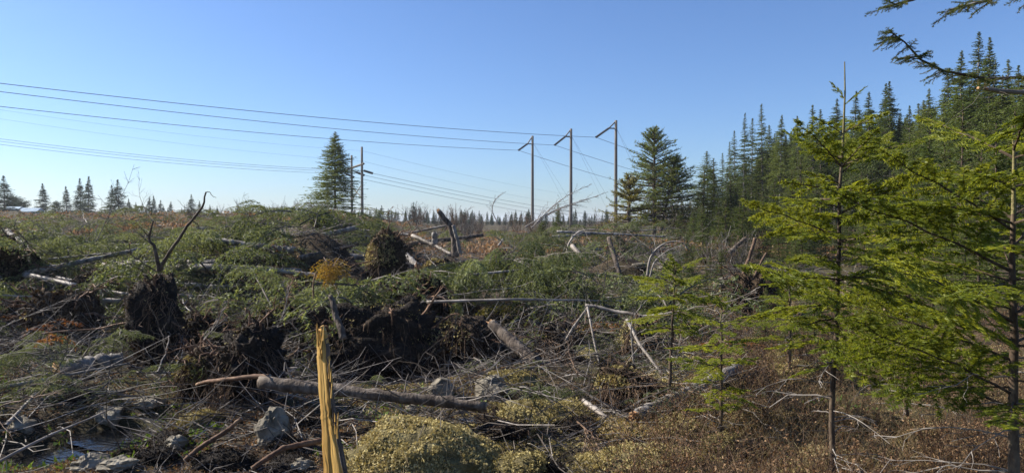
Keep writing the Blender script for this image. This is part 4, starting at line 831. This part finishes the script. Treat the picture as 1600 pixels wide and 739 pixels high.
# ================================================================== near firs
FB = {}
for L in (.25, .5, .8, 1.1):
    FB[L] = [fir_branch(L, int(L*100)+k, [M['bark_fir'], M['fir_fg']], 1.0 if L > .3 else .9) for k in range(2 if L > .3 else 3)]
def near_fir(px, d, top, lab, whorls, bot_r, z_low=None, lean=0., leader=None, deadrows=None, name='fir_sapling', seed=1, green=True, ybot=None):
    """whorls: (row, length, count, upward angle deg)"""
    rg = random.Random(seed); global RNG; RNG = np.random.default_rng(seed+70)
    x = X(px, d); z0 = hz1(x, d)-.05; H = Z(top, d)-z0; t = thing(name, (x, d, z0), lab, 'fir')
    K = 16; tt = np.linspace(0, 1, K); C = np.stack([lean*tt**1.5+RNG.normal(0, .004, K), RNG.normal(0, .004, K), H*tt], -1); ft = 1-tt
    g = Geo(); g.tubes(C[:K-3], (bot_r*ft**.8+.003)[:K-3], 9); obj('trunk', g.mesh('trunk', [M['bark_fir']], True), t)
    g = Geo(); g.tubes(C[K-4:], (bot_r*ft**.8+.003)[K-4:], 7); obj('leader', g.mesh('leader', [M['leader']], True), t)
    pos = lambda z: (np.interp(z, C[:, 2], C[:, 0]), np.interp(z, C[:, 2], C[:, 1]))
    for (row, L, cnt, up) in whorls:
        a0 = rg.uniform(0, 6.28)
        for i in range(cnt):
            l = L*rg.uniform(.75, 1.15); z = Z(row, d)-z0+rg.uniform(-.03, .03); q = min(FB, key=lambda v: abs(v-l)); a = a0+i*6.283/cnt+rg.uniform(-.3, .3); xy = pos(z)
            o = obj('branch', rg.choice(FB[q]), t, (xy[0], xy[1], z)); s = l/q; o.scale = (s, s*rg.uniform(.8, 1.1), s); o.rotation_euler = (rg.uniform(-.4, .4), -R(up+rg.uniform(-12, 12)), a)
    for (row, L, a, up) in MAN.get(px, []):
        z = Z(row, d)-z0; q = min(FB, key=lambda v: abs(v-L)); xy = pos(z); o = obj('branch', FB[q][0], t, (xy[0], xy[1], z)); o.scale = (L/q,)*3; o.rotation_euler = (rg.choice((-.5, .5)), -R(up), a)
    if deadrows:
        n = deadrows[2]; z = np.array([Z(rg.uniform(deadrows[0], deadrows[1]), d)-z0 for _ in range(n)]); a = RNG.random(n)*6.28
        p0 = np.stack([np.interp(z, C[:, 2], C[:, 0]), 0*z, z], -1); ax = curve(p0, np.stack([np.cos(a), np.sin(a), .15+0*a], -1), deadrows[3]*(.4+RNG.random(n)), 6, .3, .05); la = branchlets(ax, 5, .3, .95, lambda t: .45*(1.1-t), 42, .1, 4, .06)
        g = Geo(); g.tubes(ax, np.linspace(.004, .0015, 6), 4, 0, var=.8); g.tubes(la, np.linspace(.0018, .0008, 4), 3, 0, var=.8); obj('dead_twigs', g.mesh('dead twigs', [M['twig']]), t)
    return t
MAN = {1303: [(272, .40, .1, 42), (372, .66, 3.35, 22), (366, .5, 2.8, 14), (335, .5, -.25, 30), (300, .34, 3.0, 14), (452, .65, 3.4, 16), (440, .62, .3, 16), (250, .2, 3.3, 20)],
       1590: [(618, 1.05, 3.35, 26), (565, 1.0, 2.95, 22), (505, .95, 3.5, 24), (425, .95, 3.05, 28), (360, .8, 3.3, 30), (640, .9, 2.8, 22)]}
near_fir(1303, 4.0, 98, 'tall young fir with a long bare leader standing right of centre in the foreground',
         [(158, .13, 2, 50), (205, .26, 3, 38), (243, .2, 3, 30), (262, .42, 5, 30), (292, .22, 4, 20), (318, .42, 5, 14), (345, .3, 3, 16), (372, .46, 4, 14), (405, .36, 4, 10), (438, .52, 5, 8), (478, .5, 5, 4), (505, .42, 4, -4), (532, .46, 4, -4), (560, .36, 3, -8)],
         .016, lean=.06, deadrows=(560, 740, 16, .35), seed=2)
near_fir(1590, 3.3, 190, 'larger fir at the right edge with long branches reaching to the left',
         [(r, .3+(r)/640*.72, 4, 24-(r-150)*.035) for r in (240, 290, 340, 390, 440, 490)]+[(545, .9, 4, 14), (600, .8, 3, 8), (640, .6, 2, 5)], .027, lean=-.03, deadrows=(560, 760, 12, .5), seed=5)
near_fir(1047, 6.2, 412, 'small yellow green fir sapling left of the tall young fir, over the tripod of sticks', [(425, .26, 4, 40), (443, .42, 5, 24), (465, .5, 6, 12), (490, .52, 5, 5), (515, .36, 4, 0)], .016, deadrows=(510, 640, 18, .45), seed=8, lean=.05)
near_fir(1128, 5.2, 472, 'low bushy fir sapling directly left of the tall young fir', [(485, .2, 4, 35), (510, .32, 5, 15), (540, .38, 5, 8), (572, .42, 5, 4), (605, .4, 4, 0), (640, .25, 3, 0)], .013, deadrows=(600, 700, 8, .3), seed=11)
near_fir(1420, 5.6, 355, 'bushy young fir between the tall young fir and the right edge fir', [(372, .22, 4, 35), (400, .38, 5, 16), (430, .46, 5, 8), (462, .5, 6, 5), (495, .42, 5, 2), (530, .4, 4, -3)], .02, deadrows=(540, 640, 10, .4), seed=14)
near_fir(1235, 7.4, 400, 'small fir glimpsed just left behind the tall young fir', [(415, .2, 4, 35), (440, .36, 5, 15), (468, .42, 5, 8), (498, .46, 5, 3), (525, .36, 4, 0)], .016, deadrows=(520, 600, 6, .3), seed=19)
# overhanging mature branches at the top right (their tree stands outside the frame)
def overhang(name, pts, d, r, lab, mesh_ids, twigs, wood='bark_fir', bare=False, sc=.35):
    p = np.array([P(a, b, d+dd) for a, b, dd in pts]); org = p[-1].copy(); C0 = p-org; tt = np.linspace(0, len(p)-1, 16); C = np.stack([np.interp(tt, np.arange(len(p)), C0[:, j]) for j in range(3)], -1)
    t = thing(name, org, lab, 'branch'); g = Geo(); g.tubes(C, np.linspace(r*.3, r, 16), 8); obj('limb', g.mesh('limb', [M[wood]], True), t)
    rg = random.Random(int(pts[0][1])+3)
    for i in range(twigs):
        k = rg.uniform(0, .97); q = k*15; a = int(q); pt = C[a]*(1-(q-a))+C[a+1]*(q-a); T = C[a]-C[a+1]; yaw = math.atan2(T[1], T[0])+rg.choice((-1, 1))*rg.uniform(.5, 1.1)
        m = rg.choice(SPR) if not bare else rg.choice(bb); o = obj('twig_spray', m, t, pt); s = rg.uniform(.5, 1.2)*sc/.16; o.scale = (s, s, s); o.rotation_euler = (rg.uniform(-.4, .4), rg.uniform(-.2, .7), yaw)
    return t
SPR = [stub_spray(.16, 800+i, [M['twig_br'], M['spruce_lt']]) for i in range(4)]
overhang('fir_limb', [(1385, 50, 0), (1410, 68, 0), (1435, 95, .05), (1470, 112, .1), (1540, 125, .15), (1680, 118, .2)], 3.0, .008, 'long needled fir limb reaching in from the upper right edge', None, 90, sc=.085)
overhang('fir_limb', [(1380, 15, 0), (1400, 8, 0), (1425, 2, 0), (1450, -12, .1), (1520, -30, .1)], 2.8, .009, 'thin fir limb tip at the top edge left of the thick limb', None, 22, sc=.08)
overhang('fir_limb', [(1480, 18, 0), (1520, 8, 0), (1555, -2, .05), (1640, -12, .1)], 2.7, .011, 'thick grey limb with drooping needles in the top right corner', None, 34, 'bark_grey', sc=.10)
log('broken_branch', [lg(1525, 139, 3.2), lg(1560, 145, 3.25), lg(1680, 152, 3.3)], .007, .013, 'broken pale branch with torn orange bark near the top right edge', 'pale', [0], 6, cat='branch', seed=60)

# ================================================================== arched and tangled bare things
def arc(name, pts, d, r, lab, nside=10, mat='twig', rust=False, cat='branch', seed=1):
    global RNG; RNG = np.random.default_rng(seed+1200); p = np.array([P(a, b, d+(c[0] if c else 0)) for a, b, *c in pts]); org = p[0].copy(); p = p-org; n = len(p); tt = np.linspace(0, n-1, 14); C = np.stack([np.interp(tt, np.arange(n), p[:, j]) for j in range(3)], -1)
    for _ in range(2): C[1:-1] = (C[:-2]+2*C[1:-1]+C[2:])/4
    t = thing(name, org, lab, cat); g = Geo(); g.tubes(C, np.linspace(r, r*.3, 14), 5, var=.8); obj('stem', g.mesh('stem', [M[mat]], True), t)
    la = branchlets(C[None], nside, .25, .97, lambda t: .35*(1.1-t), 30, .1, 6, .05, False); sb = branchlets(la, 3, .3, .9, lambda t: .5*(1.1-t), 35, .1, 4, .06, False)
    g = Geo(); g.tubes(la, np.linspace(r*.4, r*.15, 6), 3, var=.8); g.tubes(sb, np.linspace(r*.2, r*.1, 4), 3, var=.7)
    obj('twigs', g.mesh('twigs', [M[mat]]), t)
    if rust: g = Geo(); g.needles(la, .03, .05, .015, 0, False); g.needles(sb, .03, .05, .015, 0, False); obj('dead_needles', g.mesh('dead needles', [M[rust]]), t)
    return t
arc('arched_branch', [(1012, 430), (1015, 400), (1035, 380), (1062, 375), (1075, 388)], 15, .03, 'arched bare branches with a rust orange tip right of the leaning pole', 10, rust='rust', seed=1)
arc('arched_branch', [(1016, 432), (1022, 408), (1045, 390), (1070, 382)], 14.7, .02, 'inner thinner arched bare branch right of the leaning pole', 8, seed=2)
arc('arched_branch', [(885, 405), (888, 380), (903, 361), (930, 358)], 24, .05, 'pale arched bare stem on the heap below the middle tall pole', 12, 'pale', seed=3)
arc('bare_treetop', [(820, 355), (845, 340), (880, 322), (935, 306)], 34, .035, 'fallen bare treetop whose thin branches sweep up past the middle tall pole', 14, seed=4)
arc('bare_treetop', [(830, 356), (860, 332), (900, 318), (950, 300)], 35, .03, 'second long bare stem of the fallen treetop behind the middle tall pole', 14, seed=5)
arc('bare_treetop', [(835, 352), (860, 325), (890, 303), (925, 288)], 35, .03, 'upper thin sweeping stem of the fallen treetop at the middle tall pole', 10, seed=6)
arc('bare_treetop', [(780, 352), (768, 330), (772, 312), (790, 300)], 36, .03, 'fine bare twigs sticking up right of the snapped snag', 12, seed=7)
arc('hooked_branch', [(490, 475), (488, 440), (496, 418), (525, 410), (545, 425)], 9.4, .014, 'hooked branch hung with ochre dead needles behind the split post', 14, 'twig_br', rust='bough_y', seed=8)
M['ochre'] = foliage('ochre dead needles', (.16, .09, .015), (.30, .19, .03), (.46, .32, .07), .35, .6)
och = [bough_mesh(.9, 290+i, [M['twig_br'], M['ochre']], True, .1, .9) for i in range(2)]; t = thing('ochre_bough', P(515, 408, 9.3), 'drooping ochre yellow dead bough above and behind the split post', 'bough')
for i in range(7): o = obj('spray', och[i % 2], t, (rnd(-.12, .12), rnd(-.1, .1), rnd(-.05, .05))); o.rotation_euler = (rnd(-.3, .3), rnd(.4, 1.1), rnd(-.9, .9) if i % 2 else rnd(2.6, 3.6)); o.scale = (.42, .6, .5)
arc('curled_branch', [(20, 470), (45, 432), (80, 432), (75, 470), (92, 485)], 12.5, .012, 'grey curled branch looping over the slash at the left edge', 8, seed=9)
arc('curled_branch', [(100, 472), (95, 440), (120, 415), (150, 420)], 13.5, .012, 'grey curled branch beneath the long pale logs at the left', 8, seed=10)
arc('bent_branch', [(1000, 640), (990, 560), (985, 500), (1010, 470)], 6.8, .012, 'dark bent branch rising left of the small fir sapling', 10, seed=11)
arc('bent_branch', [(955, 660), (965, 590), (1000, 540), (1030, 520)], 6.5, .008, 'thin curved branch crossing in front of the bent sticks', 8, seed=12)
arc('root_branch', [(330, 690), (345, 640), (320, 610), (352, 590)], 6.4, .016, 'twisted red root in front of the bark stripped root mass', 8, 'root', seed=13)
arc('bent_branch', [(380, 560), (430, 520), (450, 470), (440, 440)], 8.8, .012, 'grey branch fanning up left of the split post', 14, seed=14)
arc('bent_branch', [(280, 590), (310, 540), (340, 505), (350, 470)], 8.6, .012, 'grey twiggy branch right of the tall black root plate', 16, seed=15)
arc('bent_branch', [(545, 560), (600, 520), (640, 480), (700, 455)], 9.2, .012, 'long grey branch spreading over the black peat bank', 16, seed=16)
arc('bent_branch', [(640, 480), (600, 440), (620, 400), (640, 385)], 13.5, .015, 'dark bent branch against the moss capped root plate', 10, 'twig_br', seed=17)
arc('bent_branch', [(535, 470), (548, 430), (530, 395), (520, 360)], 17, .02, 'dark branch rising below the lone spruce', 10, 'twig_br', seed=18)
# fallen spruce crowns
def fallen(px, py, d, L, yaw, lab, n=14, seed=1, meshes=None, drop=.5, ms=1.0, lift=.15):
    rg = random.Random(seed); x = X(px, d); t = thing('fallen_spruce', (x, d, hz1(x, d)+lift), lab, 'fallen tree', None, (0, 0, yaw)); g = Geo(); C = np.stack([np.linspace(-L/2, L/2, 8), np.zeros(8), np.linspace(0, min(.35, L*.1), 8)], -1); g.tubes(C-[0, 0, .12], np.linspace(min(.07, L*.014), .01, 8), 7); obj('stem', g.mesh('stem', [M['bark_grey']], True), t)
    for i in range(n):
        k = rg.random(); o = obj('bough', rg.choice(meshes or bc), t, (-L/2+L*k, 0, .35*k)); a = rg.uniform(-1.2, 1.2)+(0 if rg.random() < .5 else math.pi); s = ms*rg.uniform(.6, 1)*(1.1-k*.5)
        o.rotation_euler = (0, rg.uniform(-.5, .4), rg.choice((-1, 1))*rg.uniform(.6, 1.6)); o.scale = (s, s, s)
    return t
cur = [bough_mesh(1.5, 280+i, [M['twig'], M['bough']], True, .12, 1.25) for i in range(3)]
fallen(765, 500, 12.0, 2.6, .05, 'fallen spruce with dense drooping grey green boughs in the middle', 30, 1, cur, lift=.55, ms=.95)
fallen(500, 375, 23.5, 5, .4, 'heaped fallen spruce beneath the lone spruce', 26, 2, lift=.15)
fallen(560, 370, 25, 4, 2.8, 'fallen spruce with brownish boughs at the right of the heap beneath the lone spruce', 22, 3, lift=.15)
fallen(400, 350, 27, 5, .2, 'fallen spruce forming the skyline heap left of the lone spruce', 24, 4, lift=.1)
fallen(330, 395, 22, 4, 3.4, 'fallen spruce above the right part of the long pale logs', 22, 5)
fallen(120, 405, 20, 4.5, .3, 'fallen spruce arching just above the left part of the long pale logs', 24, 6)
fallen(70, 470, 13.5, 3, .2, 'bright green fallen spruce at the left edge below the slanting pale log', 20, 7)
fallen(220, 375, 26, 4.5, .1, 'fallen spruce behind the forked bare branch', 20, 8)
fallen(960, 375, 28, 5, .1, 'dark fallen spruce heap below the right tall pole', 22, 9, lift=.5)
fallen(860, 385, 27, 4, 3.0, 'dark fallen spruce heap below the left tall pole', 20, 10, lift=.3)
fallen(350, 460, 14, 3, .5, 'fallen spruce right of the tall black root plate', 18, 11)
fallen(930, 455, 14, 3, 2.9, 'low fallen spruce behind the propped pair of sticks', 18, 12)
fallen(40, 650, 6.0, 1.1, 1.9, 'dark green fallen fir by the water at the lower left', 14, 13, bf, ms=.6, lift=.12)
fallen(30, 600, 6.6, 1.8, .6, 'fallen fir above the lower left corner', 16, 14, bf, ms=.8, lift=.12)
fallen(540, 655, 5.6, .5, .3, 'small green fir tuft right behind the split post', 5, 15, bf, ms=.3, lift=.05)
fallen(880, 640, 6.2, .8, .3, 'small green fir sprig lying on the moss', 6, 16, bf, ms=.35, lift=.05)

# ================================================================== thin air haze over the whole place
hzb = bmesh.new(); bmesh.ops.create_cube(hzb, size=1); hm = bpy.data.meshes.new('haze'); hzb.to_mesh(hm); hzb.free()
hm.materials.append(None); m = bpy.data.materials.new('haze'); m.use_nodes = True; m.node_tree.nodes.clear()
ho = m.node_tree.nodes.new('ShaderNodeOutputMaterial'); hv = m.node_tree.nodes.new('ShaderNodeVolumePrincipled')
hv.inputs['Color'].default_value = (.86, .92, 1, 1); hv.inputs['Density'].default_value = .0003; hv.inputs['Anisotropy'].default_value = .2
m.node_tree.links.new(hv.outputs[0], ho.inputs['Volume']); hm.materials[0] = m
zs = [gz.min()-1.0, 24.0]
haze = obj('haze', hm, None, (0, 0, (zs[0]+zs[1])/2), 'thin pale haze in the air over the clearing', 'haze', kind='stuff'); haze.scale = (8100, 8100, zs[1]-zs[0])
